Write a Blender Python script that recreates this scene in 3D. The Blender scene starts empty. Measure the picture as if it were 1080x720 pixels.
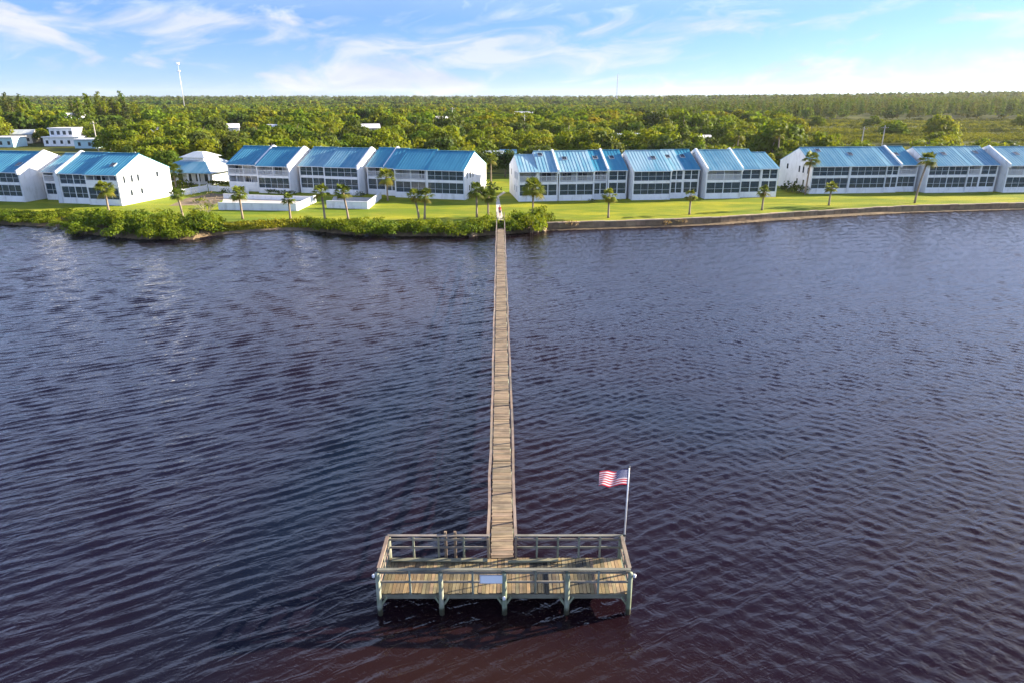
import bpy, math, random
import numpy as np
from mathutils import Vector, Matrix
random.seed(7)
RNG = np.random.default_rng(11)
sc = bpy.context.scene
C = sc.collection
R = math.radians
PI = math.pi

# ---------------------------------------------------------------- camera numbers
CAM_H, PITCH, FPX = 18.8, math.atan(257/720), 720.0
CP, SP = math.cos(PITCH), math.sin(PITCH)
def P(px, py, z=0.0):
    """photo pixel (1080x720) -> point on the horizontal plane z"""
    a = (px-540)/FPX; b = (py-360)/FPX
    dx, dy, dz = a, CP - b*SP, -SP - b*CP
    t = (z-CAM_H)/dz
    return Vector((dx*t, dy*t, z))
def at_dist(px, Y, z=1.0):
    zc = Y*CP + (CAM_H-z)*SP
    return Vector(((px-540)/FPX*zc, Y, z))
def proj(x, y, z):
    zc = y*CP + (CAM_H-z)*SP
    v = ((CAM_H-z)*CP - y*SP)/zc
    return 540+FPX*x/zc, 360+FPX*v

# ---------------------------------------------------------------- nodes / materials
class NT:
    def __init__(s, tree): s.t = tree; s.n = tree.nodes; s.l = tree.links
    def new(s, typ, **kw):
        n = s.n.new(typ)
        for k, v in kw.items(): setattr(n, k, v)
        return n
    def link(s, a, b): s.l.new(a, b)
    def _in(s, sock, v):
        if isinstance(v, bpy.types.NodeSocket): s.l.new(v, sock)
        else: sock.default_value = v
    def math(s, op, a, b=None, c=None, clamp=False):
        n = s.n.new('ShaderNodeMath'); n.operation = op; n.use_clamp = clamp
        s._in(n.inputs[0], a)
        if b is not None: s._in(n.inputs[1], b)
        if c is not None: s._in(n.inputs[2], c)
        return n.outputs[0]
    def mix(s, f, a, b, mode='MIX'):
        n = s.n.new('ShaderNodeMix'); n.data_type = 'RGBA'; n.blend_type = mode
        s._in(n.inputs[0], f)
        for i, v in ((6, a), (7, b)):
            if isinstance(v, (tuple, list)): v = tuple(v) + (1.0,)*(4-len(v))
            s._in(n.inputs[i], v)
        return n.outputs[2]
    def noise(s, vec, scale, detail=4, rough=.55, dist=0.0, dim='3D'):
        n = s.n.new('ShaderNodeTexNoise'); n.noise_dimensions = dim
        if vec is not None: s.l.new(vec, n.inputs['Vector'])
        n.inputs['Scale'].default_value = scale; n.inputs['Detail'].default_value = detail
        n.inputs['Roughness'].default_value = rough; n.inputs['Distortion'].default_value = dist
        return n.outputs['Fac']
    def ramp(s, f, stops):
        n = s.n.new('ShaderNodeValToRGB'); e = n.color_ramp.elements
        while len(e) < len(stops): e.new(.5)
        for el, (p, c) in zip(e, stops):
            el.position = p; el.color = (tuple(c)+(1.0,))[:4] if isinstance(c, (tuple, list)) else (c, c, c, 1)
        s.l.new(f, n.inputs[0]); return n.outputs[0]
    def mapping(s, vec, scale=(1,1,1), rot=(0,0,0), loc=(0,0,0)):
        n = s.n.new('ShaderNodeMapping'); s.l.new(vec, n.inputs[0])
        n.inputs['Scale'].default_value = scale; n.inputs['Rotation'].default_value = rot
        n.inputs['Location'].default_value = loc
        return n.outputs[0]
    def bump(s, h, strength=.3, dist=.05):
        n = s.n.new('ShaderNodeBump'); s.l.new(h, n.inputs['Height'])
        n.inputs['Strength'].default_value = strength; n.inputs['Distance'].default_value = dist
        return n.outputs[0]
def new_mat(name):
    m = bpy.data.materials.new(name); m.use_nodes = True
    t = NT(m.node_tree); b = t.n['Principled BSDF']
    return m, t, b
def obj_coord(t): return t.new('ShaderNodeTexCoord').outputs['Object']
def world_pos(t): return t.new('ShaderNodeNewGeometry').outputs['Position']
def attr(t, name='tint'):
    n = t.new('ShaderNodeAttribute'); n.attribute_name = name; return n.outputs['Color']

def mat_plain(name, col, rough=.6, var=.18, scale=1.5, bump=0.0, stain=None, stain_amt=.5, metallic=0.0, tint=False):
    m, t, b = new_mat(name)
    oc = obj_coord(t)
    f = t.noise(oc, scale, 6, .6)
    c = t.mix(t.ramp(f, [(.3, 0), (.7, 1)]), tuple(x*(1-var) for x in col), tuple(min(1, x*(1+var)) for x in col))
    if stain:
        g = t.noise(t.mapping(oc, (1, 1, .35)), scale*2.3, 5, .6)
        c = t.mix(t.math('MULTIPLY', t.ramp(g, [(.52, 0), (.72, 1)]), stain_amt), c, stain)
    if tint: c = t.mix(1.0, c, attr(t), 'MULTIPLY')
    t._in(b.inputs['Base Color'], c)
    b.inputs['Roughness'].default_value = rough; b.inputs['Metallic'].default_value = metallic
    if bump: t.link(t.bump(t.noise(oc, scale*8, 4), bump, .02), b.inputs['Normal'])
    return m

def mat_leaf(name, col, trans=.4, hue=.35):
    m, t, b = new_mat(name)
    rnd = t.new('ShaderNodeObjectInfo').outputs['Random']
    c1 = (col[0]*(1+hue), col[1]*(1+hue*.45), col[2])
    c2 = (col[0]*(1-hue), col[1]*(1-hue*.65), col[2]*1.05)
    c = t.mix(rnd, c2, c1)
    c = t.mix(1.0, c, attr(t), 'MULTIPLY')
    t._in(b.inputs['Base Color'], c)
    b.inputs['Roughness'].default_value = .65; b.inputs['Specular IOR Level'].default_value = .12
    tr = t.new('ShaderNodeBsdfTranslucent')
    t._in(tr.inputs[0], t.mix(1.0, c, (1.25, 1.15, .5), 'MULTIPLY'))
    mx = t.new('ShaderNodeMixShader'); mx.inputs[0].default_value = trans
    t.link(b.outputs[0], mx.inputs[1]); t.link(tr.outputs[0], mx.inputs[2])
    t.link(mx.outputs[0], t.n['Material Output'].inputs[0])
    return m

def mat_wood(name, col, axis=1, dark=(.1,.085,.06), rough=.75, tint=True, green=0.0, tide=False):
    m, t, b = new_mat(name)
    oc = obj_coord(t)
    s = [9, 9, 9]; s[axis] = .9
    g = t.noise(t.mapping(oc, tuple(s)), 1.6, 7, .65, .4)
    c = t.mix(t.ramp(g, [(.32, 0), (.72, 1)]), tuple(x*.62 for x in col), tuple(min(1, x*1.18) for x in col))
    w = t.noise(oc, 1.1, 5, .6)
    c = t.mix(t.math('MULTIPLY', t.ramp(w, [(.45, 0), (.68, 1)]), .75), c, dark)
    if green:
        gm = t.noise(oc, 2.3, 5, .6)
        c = t.mix(t.math('MULTIPLY', t.ramp(gm, [(.42, 0), (.62, 1)]), green), c, (.10, .14, .06))
    if tint: c = t.mix(1.0, c, attr(t), 'MULTIPLY')
    if tide:     # weed and wet stain up to the tide line
        sz = t.new('ShaderNodeSeparateXYZ'); t.link(world_pos(t), sz.inputs[0])
        hgt = t.math('ADD', sz.outputs[2], t.math('MULTIPLY', t.math('SUBTRACT', t.noise(oc, 5, 4, .7), .5), .35))
        c = t.mix(t.ramp(hgt, [(.20, 1), (.36, 0)]), c, (.035, .034, .016))
    t._in(b.inputs['Base Color'], c); b.inputs['Roughness'].default_value = rough
    t.link(t.bump(g, .35, .01), b.inputs['Normal'])
    return m

def mat_roof(name, col, fade):
    """standing seam metal sheet, chalky streaks run down the slope"""
    m, t, b = new_mat(name)
    oc = obj_coord(t)
    st = t.noise(t.mapping(oc, (1.6, .12, .12)), 1.0, 6, .65)
    bl = t.noise(oc, .22, 5, .6, .6)
    k = t.math('MULTIPLY', t.ramp(t.math('ADD', t.math('MULTIPLY', st, .6), t.math('MULTIPLY', bl, .4)), [(.38, 0), (.62, 1)]), 1.0)
    c = t.mix(k, col, fade)
    t._in(b.inputs['Base Color'], c)
    b.inputs['Roughness'].default_value = .5; b.inputs['Specular IOR Level'].default_value = .35
    return m

M = {}
M['white'] = mat_plain('white_stucco', (.76, .76, .76), .75, .07, .5, stain=(.46, .45, .42), stain_amt=.6)
M['whitetrim'] = mat_plain('white_trim', (.72, .73, .74), .6, .06, 1.0)
M['greywall'] = mat_plain('pale_grey_wall', (.58, .60, .63), .75, .09, .6)
M['inner'] = mat_plain('porch_wall', (.42, .44, .47), .8, .15, .8)
M['roof_blue'] = mat_roof('blue_metal_roof', (.018, .18, .30), (.055, .27, .38))
M['roof_mid'] = mat_roof('worn_blue_metal_roof', (.045, .215, .33), (.19, .36, .44))
M['roof_faded'] = mat_roof('faded_blue_metal_roof', (.14, .35, .44), (.36, .51, .56))
M['roof_grey'] = mat_roof('pale_grey_metal_roof', (.36, .42, .45), (.55, .58, .58))
M['dark'] = mat_plain('dark_void', (.02, .022, .026), .6, .2)
M['skylight'] = mat_plain('dark_skylight', (.03, .04, .05), .2, .2)
M['redroof'] = mat_plain('red_tile_roof', (.30, .06, .03), .7, .25, 1.2)
M['whiteroof'] = mat_plain('white_metal_roof', (.72, .71, .68), .55, .08, .6)
M['concrete'] = mat_plain('pale_concrete', (.50, .46, .40), .85, .12, .35, stain=(.36, .32, .26))
M['seawall'] = mat_plain('stained_seawall', (.17, .13, .085), .85, .35, .8, stain=(.06, .045, .03), stain_amt=.8)
M['seacap'] = mat_plain('seawall_cap', (.40, .33, .23), .85, .2, .6, stain=(.22, .16, .09))
M['rock'] = mat_plain('brown_rock', (.22, .16, .10), .9, .35, 1.5, bump=.5)
M['greenpaint'] = mat_wood('weathered_pale_paint', (.26, .275, .21), 2, (.13, .13, .085), .7, True, .18)
M['piling'] = mat_wood('weathered_piling', (.27, .285, .215), 2, (.11, .12, .06), .8, True, .3, True)
M['railx'] = mat_wood('weathered_rail_boards', (.225, .205, .165), 0, (.09, .08, .06), .75, True, .06)
M['deck_y'] = mat_wood('tan_deck_boards', (.31, .222, .105), 1, (.075, .065, .05), .75)
M['deck_x'] = mat_wood('walkway_boards', (.30, .225, .145), 0, (.12, .09, .06), .75)
M['raily'] = mat_wood('walkway_rail', (.27, .205, .15), 1, (.12, .09, .065), .75)
M['bark'] = mat_wood('bark', (.20, .15, .10), 2, (.07, .055, .04), .9, False)
M['palmbark'] = mat_wood('palm_trunk', (.30, .23, .16), 2, (.12, .09, .06), .9, False)
M['metal'] = mat_plain('pole_metal', (.66, .66, .66), .35, .05, 2, metallic=.3)
M['signw'] = mat_plain('sign_white', (.84, .88, .90), .5, .05, 2)
M['lampw'] = mat_plain('lamp_white_plastic', (.80, .80, .80), .4, .03)
M['steel'] = mat_plain('far_steel', (.45, .46, .48), .5, .1)
M['skin'] = mat_plain('skin', (.42, .24, .16), .55, .08)
M['red'] = mat_plain('red_cloth', (.50, .03, .03), .8, .12, 4)
M['denim'] = mat_plain('dark_shorts', (.05, .055, .08), .8, .2, 4)
M['hair'] = mat_plain('hair', (.03, .02, .015), .6, .2)
M['bag'] = mat_plain('dark_canvas', (.025, .02, .025), .8, .2)
M['wallcream'] = mat_plain('cream_wall', (.62, .55, .44), .8, .1, .6)
M['wallteal'] = mat_plain('pale_teal_wall', (.40, .58, .60), .8, .1, .6)
M['brown'] = mat_plain('brown_board', (.22, .13, .07), .8, .2, 1)

M['leaf_green'] = mat_leaf('green_foliage', (.132, .172, .011), .44)
M['leaf_dark'] = mat_leaf('dark_foliage', (.064, .090, .014), .36, .25)
M['leaf_yellow'] = mat_leaf('yellow_green_foliage', (.165, .195, .011), .46, .14)
M['leaf_pine'] = mat_leaf('pine_needles', (.080, .095, .018), .34, .25)
M['leaf_mangrove'] = mat_leaf('mangrove_foliage', (.145, .195, .013), .46, .25)
M['leaf_palm'] = mat_leaf('palm_fronds', (.140, .180, .022), .38, .25)
M['leaf_dry'] = mat_leaf('dry_foliage', (.26, .20, .11), .3, .2)
M['leaf_scrub'] = mat_leaf('marsh_foliage', (.19, .195, .012), .38, .2)

def mat_screen():
    m, t, b = new_mat('dark_screen')
    oc = obj_coord(t)
    f = t.noise(oc, .45, 2, .5)
    t._in(b.inputs['Base Color'], t.mix(f, (.018, .042, .058), (.05, .10, .13)))
    b.inputs['Roughness'].default_value = .18
    tr = t.new('ShaderNodeBsdfTransparent'); tr.inputs[0].default_value = (.75, .82, .88, 1)
    mx = t.new('ShaderNodeMixShader'); mx.inputs[0].default_value = .38
    t.link(b.outputs[0], mx.inputs[1]); t.link(tr.outputs[0], mx.inputs[2])
    t.link(mx.outputs[0], t.n['Material Output'].inputs[0]); return m
M['screen'] = mat_screen()
def mat_glass():
    m, t, b = new_mat('dark_glass')
    b.inputs['Base Color'].default_value = (.03, .04, .05, 1); b.inputs['Roughness'].default_value = .08
    return m
M['glass'] = mat_glass(); M['blind'] = mat_plain('pale_blind', (.55, .54, .50), .8, .1, 3)

def mat_lawn():
    m, t, b = new_mat('lawn_grass')
    p = world_pos(t)
    a = t.noise(t.mapping(p, (.018, .16, 1), (0, 0, R(2))), 1.0, 4, .55, .4)
    d = t.noise(p, .35, 6, .65)
    e = t.noise(p, 5.0, 4, .7)
    c = t.mix(t.ramp(a, [(.35, 0), (.62, 1)]), (.16, .22, .014), (.36, .34, .020))
    c = t.mix(t.math('MULTIPLY', t.ramp(d, [(.52, 0), (.75, 1)]), .5), c, (.30, .25, .06))
    g2 = t.noise(t.mapping(p, (.10, .28, 1)), 1.0, 6, .65, .8)
    c = t.mix(t.math('MULTIPLY', t.ramp(g2, [(.42, 0), (.60, 1)]), .8), c, (.115, .185, .012))
    c = t.mix(t.math('MULTIPLY', t.ramp(e, [(.35, 1), (.6, 0)]), .45), c, (.12, .15, .012))
    t._in(b.inputs['Base Color'], c); b.inputs['Roughness'].default_value = .9
    b.inputs['Specular IOR Level'].default_value = .1
    t.link(t.bump(t.noise(p, 7.0, 5, .7), .9, .12), b.inputs['Normal'])
    return m
def mat_ground():
    m, t, b = new_mat('ground_earth')
    p = world_pos(t)
    a = t.noise(p, .02, 6, .6); d = t.noise(p, .3, 5, .65)
    c = t.mix(t.ramp(a, [(.4, 0), (.6, 1)]), (.045, .06, .012), (.11, .115, .018))
    c = t.mix(t.math('MULTIPLY', t.ramp(d, [(.5, 0), (.7, 1)]), .4), c, (.16, .13, .05))
    t._in(b.inputs['Base Color'], c); b.inputs['Roughness'].default_value = .95
    b.inputs['Specular IOR Level'].default_value = .05
    t.link(t.bump(d, .8, .5), b.inputs['Normal'])
    return m
def mat_sand():
    m, t, b = new_mat('sandy_bank')
    p = world_pos(t)
    a = t.noise(p, .5, 6, .65)
    c = t.mix(t.ramp(a, [(.35, 0), (.65, 1)]), (.075, .05, .024), (.22, .155, .085))
    t._in(b.inputs['Base Color'], c); b.inputs['Roughness'].default_value = .95
    t.link(t.bump(t.noise(p, 3, 5, .7), .6, .1), b.inputs['Normal'])
    return m
def mat_water():
    m, t, b = new_mat('tannin_water')
    p = world_pos(t)
    # peat-stained shallows against the bluer channel
    deep = t.noise(t.mapping(p, (.016, .010, 1), (0, 0, R(20))), 1.0, 3, .5, .6)
    c = t.mix(t.ramp(deep, [(.38, 0), (.60, 1)]), (.0092, .0038, .0072), (.0042, .0056, .0180))
    fx = t.noise(p, .9, 4, .6)
    c = t.mix(t.math('MULTIPLY', fx, .35), c, (.018, .0075, .005))
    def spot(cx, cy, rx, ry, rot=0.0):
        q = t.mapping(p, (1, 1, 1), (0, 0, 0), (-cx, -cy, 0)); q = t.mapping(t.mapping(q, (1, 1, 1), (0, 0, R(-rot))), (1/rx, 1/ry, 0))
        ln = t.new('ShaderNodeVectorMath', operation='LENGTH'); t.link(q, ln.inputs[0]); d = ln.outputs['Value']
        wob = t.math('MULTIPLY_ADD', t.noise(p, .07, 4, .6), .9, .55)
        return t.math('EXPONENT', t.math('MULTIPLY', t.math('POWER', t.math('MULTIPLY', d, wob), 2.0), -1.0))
    c = t.mix(t.math('MULTIPLY', spot(-13, 66, 14, 13, 20), .75), c, (.034, .022, .020))
    c = t.mix(t.math('MULTIPLY', spot(-9, 34, 3.4, 22, -9), .85), c, (.0024, .0075, .0170))  # dark blue band paints the pier's broad shadow into the water colour
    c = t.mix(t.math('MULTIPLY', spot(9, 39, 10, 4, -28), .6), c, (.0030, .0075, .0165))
    c = t.mix(t.math('MULTIPLY', spot(-.5, 18.2, 7.5, 2.4, 0), .85), c, (.022, .0085, .0040))
    c = t.mix(t.math('MULTIPLY', spot(-40, 88, 40, 16, 0), .4), c, (.022, .016, .018))
    def ridged(rot, scl, k, ds):
        q = t.mapping(t.mapping(p, (1, 1, 1), (0, 0, R(rot))), scl)
        f = t.noise(q, k, 2, .5, ds)
        return t.math('SUBTRACT', 1.0, t.math('MULTIPLY', t.math('ABSOLUTE', t.math('SUBTRACT', f, .5)), 3.0))
    w1 = ridged(-28, (.45, 1.5, 1), 1.35, .5)
    w2 = ridged(40, (.7, 1.4, 1), 3.0, .4)
    w3 = t.noise(p, 6.0, 3, .6, .4)
    h = t.math('ADD', t.math('ADD', t.math('MULTIPLY', w1, .030), t.math('MULTIPLY', w2, .012)), t.math('MULTIPLY', w3, .007))
    n = t.new('ShaderNodeBump'); n.inputs['Strength'].default_value = 1.0; n.inputs['Distance'].default_value = 1.0
    t.link(h, n.inputs['Height'])
    # light scattered back by the stained water body (level, not following each ripple) under a Fresnel surface
    df = t.new('ShaderNodeBsdfDiffuse'); t._in(df.inputs[0], c); df.inputs['Normal'].default_value = (0, 0, 1)
    up = t.new('ShaderNodeCombineXYZ'); up.inputs[2].default_value = 1.0; t.link(up.outputs[0], df.inputs['Normal'])
    gl = t.new('ShaderNodeBsdfGlossy'); gl.inputs['Roughness'].default_value = .04; t.link(n.outputs[0], gl.inputs['Normal'])
    fr = t.new('ShaderNodeFresnel'); fr.inputs[0].default_value = 1.37; t.link(n.outputs[0], fr.inputs['Normal'])
    mx = t.new('ShaderNodeMixShader'); t.link(fr.outputs[0], mx.inputs[0]); t.link(df.outputs[0], mx.inputs[1]); t.link(gl.outputs[0], mx.inputs[2])
    t.link(mx.outputs[0], t.n['Material Output'].inputs[0])
    return m
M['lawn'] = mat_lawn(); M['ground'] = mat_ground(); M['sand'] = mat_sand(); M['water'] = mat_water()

# ---------------------------------------------------------------- mesh builder
class MB:
    def __init__(s): s.v = []; s.f = []; s.t = []
    def quad(s, pts, tint=(1,1,1)):
        i = len(s.v); s.v += [tuple(p) for p in pts]; s.f.append(tuple(range(i, i+len(pts)))); s.t.append(tint)
    def hexa(s, b, tint=(1,1,1)):
        """b: 8 corner points, bottom ring 0-3 (ccw), top ring 4-7"""
        i = len(s.v); s.v += [tuple(p) for p in b]
        for f in ((3,2,1,0),(4,5,6,7),(0,1,5,4),(1,2,6,5),(2,3,7,6),(3,0,4,7)):
            s.f.append(tuple(i+k for k in f)); s.t.append(tint)
    def box(s, x0, x1, y0, y1, z0, z1, tint=(1,1,1)):
        s.hexa([(x0,y0,z0),(x1,y0,z0),(x1,y1,z0),(x0,y1,z0),(x0,y0,z1),(x1,y0,z1),(x1,y1,z1),(x0,y1,z1)], tint)
    def bar(s, a, b, w, h, tint=(1,1,1), up=Vector((0,0,1))):
        a = Vector(a); b = Vector(b); d = (b-a).normalized()
        x = d.cross(up)
        if x.length < 1e-4: x = Vector((1,0,0))
        x.normalize(); y = x.cross(d).normalized()
        x *= w/2; y *= h/2
        s.hexa([a-x-y, a+x-y, b+x-y, b-x-y, a-x+y, a+x+y, b+x+y, b-x+y], tint)
    def tube(s, pts, rad, n=8, tint=(1,1,1), cap=True):
        pts = [Vector(p) for p in pts]
        if not isinstance(rad, (list, tuple)): rad = [rad]*len(pts)
        base = len(s.v)
        for k, p in enumerate(pts):
            d = (pts[min(k+1, len(pts)-1)] - pts[max(k-1, 0)]).normalized()
            x = d.cross(Vector((0,1,0)) if abs(d.y) < .9 else Vector((1,0,0))).normalized(); y = d.cross(x)
            for j in range(n):
                a = 2*PI*j/n
                s.v.append(tuple(p + (x*math.cos(a)+y*math.sin(a))*rad[k]))
        for k in range(len(pts)-1):
            for j in range(n):
                s.f.append((base+k*n+j, base+k*n+(j+1)%n, base+(k+1)*n+(j+1)%n, base+(k+1)*n+j)); s.t.append(tint)
        if cap:
            s.f.append(tuple(base+j for j in range(n))[::-1]); s.t.append(tint)
            s.f.append(tuple(base+(len(pts)-1)*n+j for j in range(n))); s.t.append(tint)
    def prism(s, poly, z0, z1, tint=(1,1,1)):
        n = len(poly); i = len(s.v)
        s.v += [(p[0],p[1],z0) for p in poly] + [(p[0],p[1],z1) for p in poly]
        s.f.append(tuple(i+k for k in range(n))[::-1]); s.t.append(tint)
        s.f.append(tuple(i+n+k for k in range(n))); s.t.append(tint)
        for k in range(n):
            s.f.append((i+k, i+(k+1)%n, i+n+(k+1)%n, i+n+k)); s.t.append(tint)
    def mesh(s, name, mat, smooth=False):
        me = bpy.data.meshes.new(name); me.from_pydata(s.v, [], s.f)
        ca = me.color_attributes.new('tint', 'FLOAT_COLOR', 'CORNER')
        data = np.ones((len(me.loops), 4), np.float32)
        ls = np.empty(len(me.polygons), np.int32); lt = np.empty(len(me.polygons), np.int32)
        me.polygons.foreach_get('loop_start', ls); me.polygons.foreach_get('loop_total', lt)
        data[:, :3] = np.repeat(np.array(s.t, np.float32), lt, axis=0)
        ca.data.foreach_set('color', data.ravel())
        me.materials.append(mat)
        if smooth: me.polygons.foreach_set('use_smooth', [True]*len(me.polygons))
        me.update(); return me
    def build(s, name, mat, parent=None, smooth=False):
        o = bpy.data.objects.new(name, s.mesh(name, mat, smooth)); C.objects.link(o)
        if parent: o.parent = parent
        return o
def link(name, me, parent=None):
    o = bpy.data.objects.new(name, me); C.objects.link(o)
    if parent: o.parent = parent
    return o
def tag(o, label=None, cat=None, group=None, kind=None):
    if label: o['label'] = label
    if cat: o['category'] = cat
    if group: o['group'] = group
    if kind: o['kind'] = kind
    return o
def empty(name, loc, rz=0.0):
    o = bpy.data.objects.new(name, None); C.objects.link(o)
    o.location = loc; o.rotation_euler = (0, 0, rz); o.empty_display_size = .3
    return o
def copy_tree(o, parent=None):
    c = o.copy(); C.objects.link(c)
    if parent: c.parent = parent
    for ch in list(o.children): copy_tree(ch, c)
    return c

# fast quad-card meshes ------------------------------------------------------
def cards_mesh(name, V, T, mat):
    """V (n,4,3) card corners, T (n,3) tint"""
    n = len(V)
    me = bpy.data.meshes.new(name)
    me.vertices.add(4*n); me.loops.add(4*n); me.polygons.add(n)
    me.vertices.foreach_set('co', V.reshape(-1).astype(np.float32))
    me.loops.foreach_set('vertex_index', np.arange(4*n, dtype=np.int32))
    me.polygons.foreach_set('loop_start', np.arange(0, 4*n, 4, dtype=np.int32))
    try: me.polygons.foreach_set('loop_total', np.full(n, 4, np.int32))
    except Exception: pass
    ca = me.color_attributes.new('tint', 'FLOAT_COLOR', 'CORNER')
    d = np.ones((4*n, 4), np.float32); d[:, :3] = np.repeat(T, 4, axis=0)
    ca.data.foreach_set('color', d.ravel())
    me.materials.append(mat); me.update(); me.validate()
    return me
def cards(cen, nor, size, rng, jitter=.6):
    n = len(cen)
    nor = nor + rng.normal(0, jitter, (n, 3)); nor /= np.linalg.norm(nor, axis=1)[:, None] + 1e-9
    r = rng.normal(0, 1, (n, 3)); t = np.cross(nor, r); t /= np.linalg.norm(t, axis=1)[:, None] + 1e-9
    b = np.cross(nor, t)
    s = (size*rng.uniform(.6, 1.35, n))[:, None]
    return np.stack([cen+t*s, cen+b*s*.62, cen-t*s, cen-b*s*.62], axis=1)
def blob_cards(centers, radii, per, size, rng, jitter=.55, squash=.75):
    VS, TS = [], []
    for c, r in zip(centers, radii):
        n = max(6, int(per*(r**2)))
        d = rng.normal(0, 1, (n, 3)); d /= np.linalg.norm(d, axis=1)[:, None]
        d[:, 2] = np.where(d[:, 2] < -.35, -d[:, 2], d[:, 2])
        rr = r*rng.uniform(.72, 1.08, n)[:, None]
        cen = np.array(c) + d*rr*np.array([1, 1, squash])
        VS.append(cards(cen, d, size, rng, jitter))
        base = rng.uniform(.85, 1.15)
        tt = base*rng.uniform(.8, 1.2, (n, 1))*np.array([[1, 1, 1.]])
        tt[:, 0] *= rng.uniform(.85, 1.08)
        TS.append(tt)
    return np.concatenate(VS), np.concatenate(TS)
def broad_crown(rng, Rad, H, nb, per, size, z0):
    """irregular crown: blobs spread over a lopsided dome"""
    cs, rs = [], []
    for k in range(nb):
        a = rng.uniform(0, 2*PI); q = math.sqrt(rng.uniform(.0, 1))
        r = rng.uniform(.24, .46)*Rad
        x = math.cos(a)*q*(Rad-r*.6); y = math.sin(a)*q*(Rad-r*.6)
        top = H*(1-.62*q*q)*rng.uniform(.65, 1.05)
        z = z0 + (top-r*.6)*(rng.uniform(.35, 1.0) if q < .8 else rng.uniform(.2, .9))
        cs.append((x, y, max(z, z0+.2))); rs.append(r)
    return blob_cards(cs, rs, per, size, rng, .38, .8)
def pine_crown(rng, Rad, H, nb, per, size, z0):
    cs, rs = [], []
    for k in range(nb):
        f = (k+.5)/nb
        w = Rad*(1-f*.85)*rng.uniform(.5, 1.1)
        a = rng.uniform(0, 2*PI)
        r = Rad*(.42-.22*f)*rng.uniform(.8, 1.3)
        cs.append((math.cos(a)*w*.7, math.sin(a)*w*.7, z0+H*f)); rs.append(r)
    return blob_cards(cs, rs, per, size, rng, .7, .7)
def trunk_mb(rng, h, r, bend=.3, limbs=3, spread=2.0, ltop=None):
    m = MB()
    pts = [(bend*(k/5)**2*rng.uniform(.6, 1.2), bend*.4*(k/5), h*k/5) for k in range(6)]
    m.tube(pts, [r*(1-.11*k) for k in range(6)], 7)
    for l in range(limbs):
        a = 2*PI*l/limbs + rng.uniform(-.4, .4)
        b = pts[3 if l % 2 else 4]
        m.tube([b, (b[0]+math.cos(a)*spread*.5, b[1]+math.sin(a)*spread*.5, b[2]+h*.22), (b[0]+math.cos(a)*spread, b[1]+math.sin(a)*spread, b[2]+h*.5)], [r*.5, r*.36, r*.15], 5)
    return m

# ---------------------------------------------------------------- setting: shore, ground, lawn, water
SHORE = [(-420, 236), (-160, 236), (0, 236), (60, 239), (90, 246), (150, 252), (205, 252), (222, 248), (260, 245), (300, 242.5), (330, 243), (370, 247), (430, 248.5),
         (500, 248.5), (540, 246), (577, 242.5), (600, 241.5), (650, 240), (700, 238.5), (760, 236), (820, 231.5), (870, 228.5), (920, 225.5), (950, 223.8), (1010, 222), (1080, 220), (1250, 218), (1500, 216)]
S = [P(x, y, 0) for x, y in SHORE]
WALL_FROM = 15
T = []
for i, s in enumerate(S):
    T.append(Vector((s.x, s.y + (.25 if i >= WALL_FROM else 2.2), 1.0)))
def strip(rows, name, mat, kind='structure'):
    m = MB()
    for a, b in zip(rows[:-1], rows[1:]):
        for i in range(len(a)-1):
            m.quad([a[i], a[i+1], b[i+1], b[i]])
    o = m.build(name, mat); tag(o, kind=kind); return o
far = 7000
def row(y, z, xs=None): return [Vector((t.x*(1 if y < 300 else y/130), y, z)) for t in T]
strip([[Vector((t.x, t.y+.45, .93)) for t in T], row(160, .93), row(600, .93), row(2000, .93), row(far, .93)], 'ground', M['ground'])
# bank: from under water up to the lawn edge (left, natural bank) or to the foot of the wall (right)
bank = []
m = MB()
for i in range(len(S)-1):
    def prof(k):
        s, t = S[k], T[k]
        if k >= WALL_FROM:
            return [Vector((s.x, s.y-2.5, -.7)), Vector((s.x, s.y-.8, .03)), Vector((s.x, s.y-.1, .24 if k in (20, 21, 22) else .12)), Vector((s.x, s.y+.06, .2))]
        return [Vector((s.x, s.y-2.5, -.7)), Vector((s.x, s.y-.4, .05)), Vector((s.x, s.y+.9, .55)), Vector((t.x, t.y+.5, .94))]
    a, b = prof(i), prof(i+1)
    for k in range(3): m.quad([a[k], b[k], b[k+1], a[k+1]])
tag(m.build('shore_bank', M['sand']), kind='structure')
lawn_rows = [[Vector((t.x, t.y+.1, 1.0)) for t in T], [Vector((t.x, 150, 1.0)) for t in T], [Vector((t.x*1.1, 172, 1.0)) for t in T]]
strip(lawn_rows, 'lawn', M['lawn'])

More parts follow.
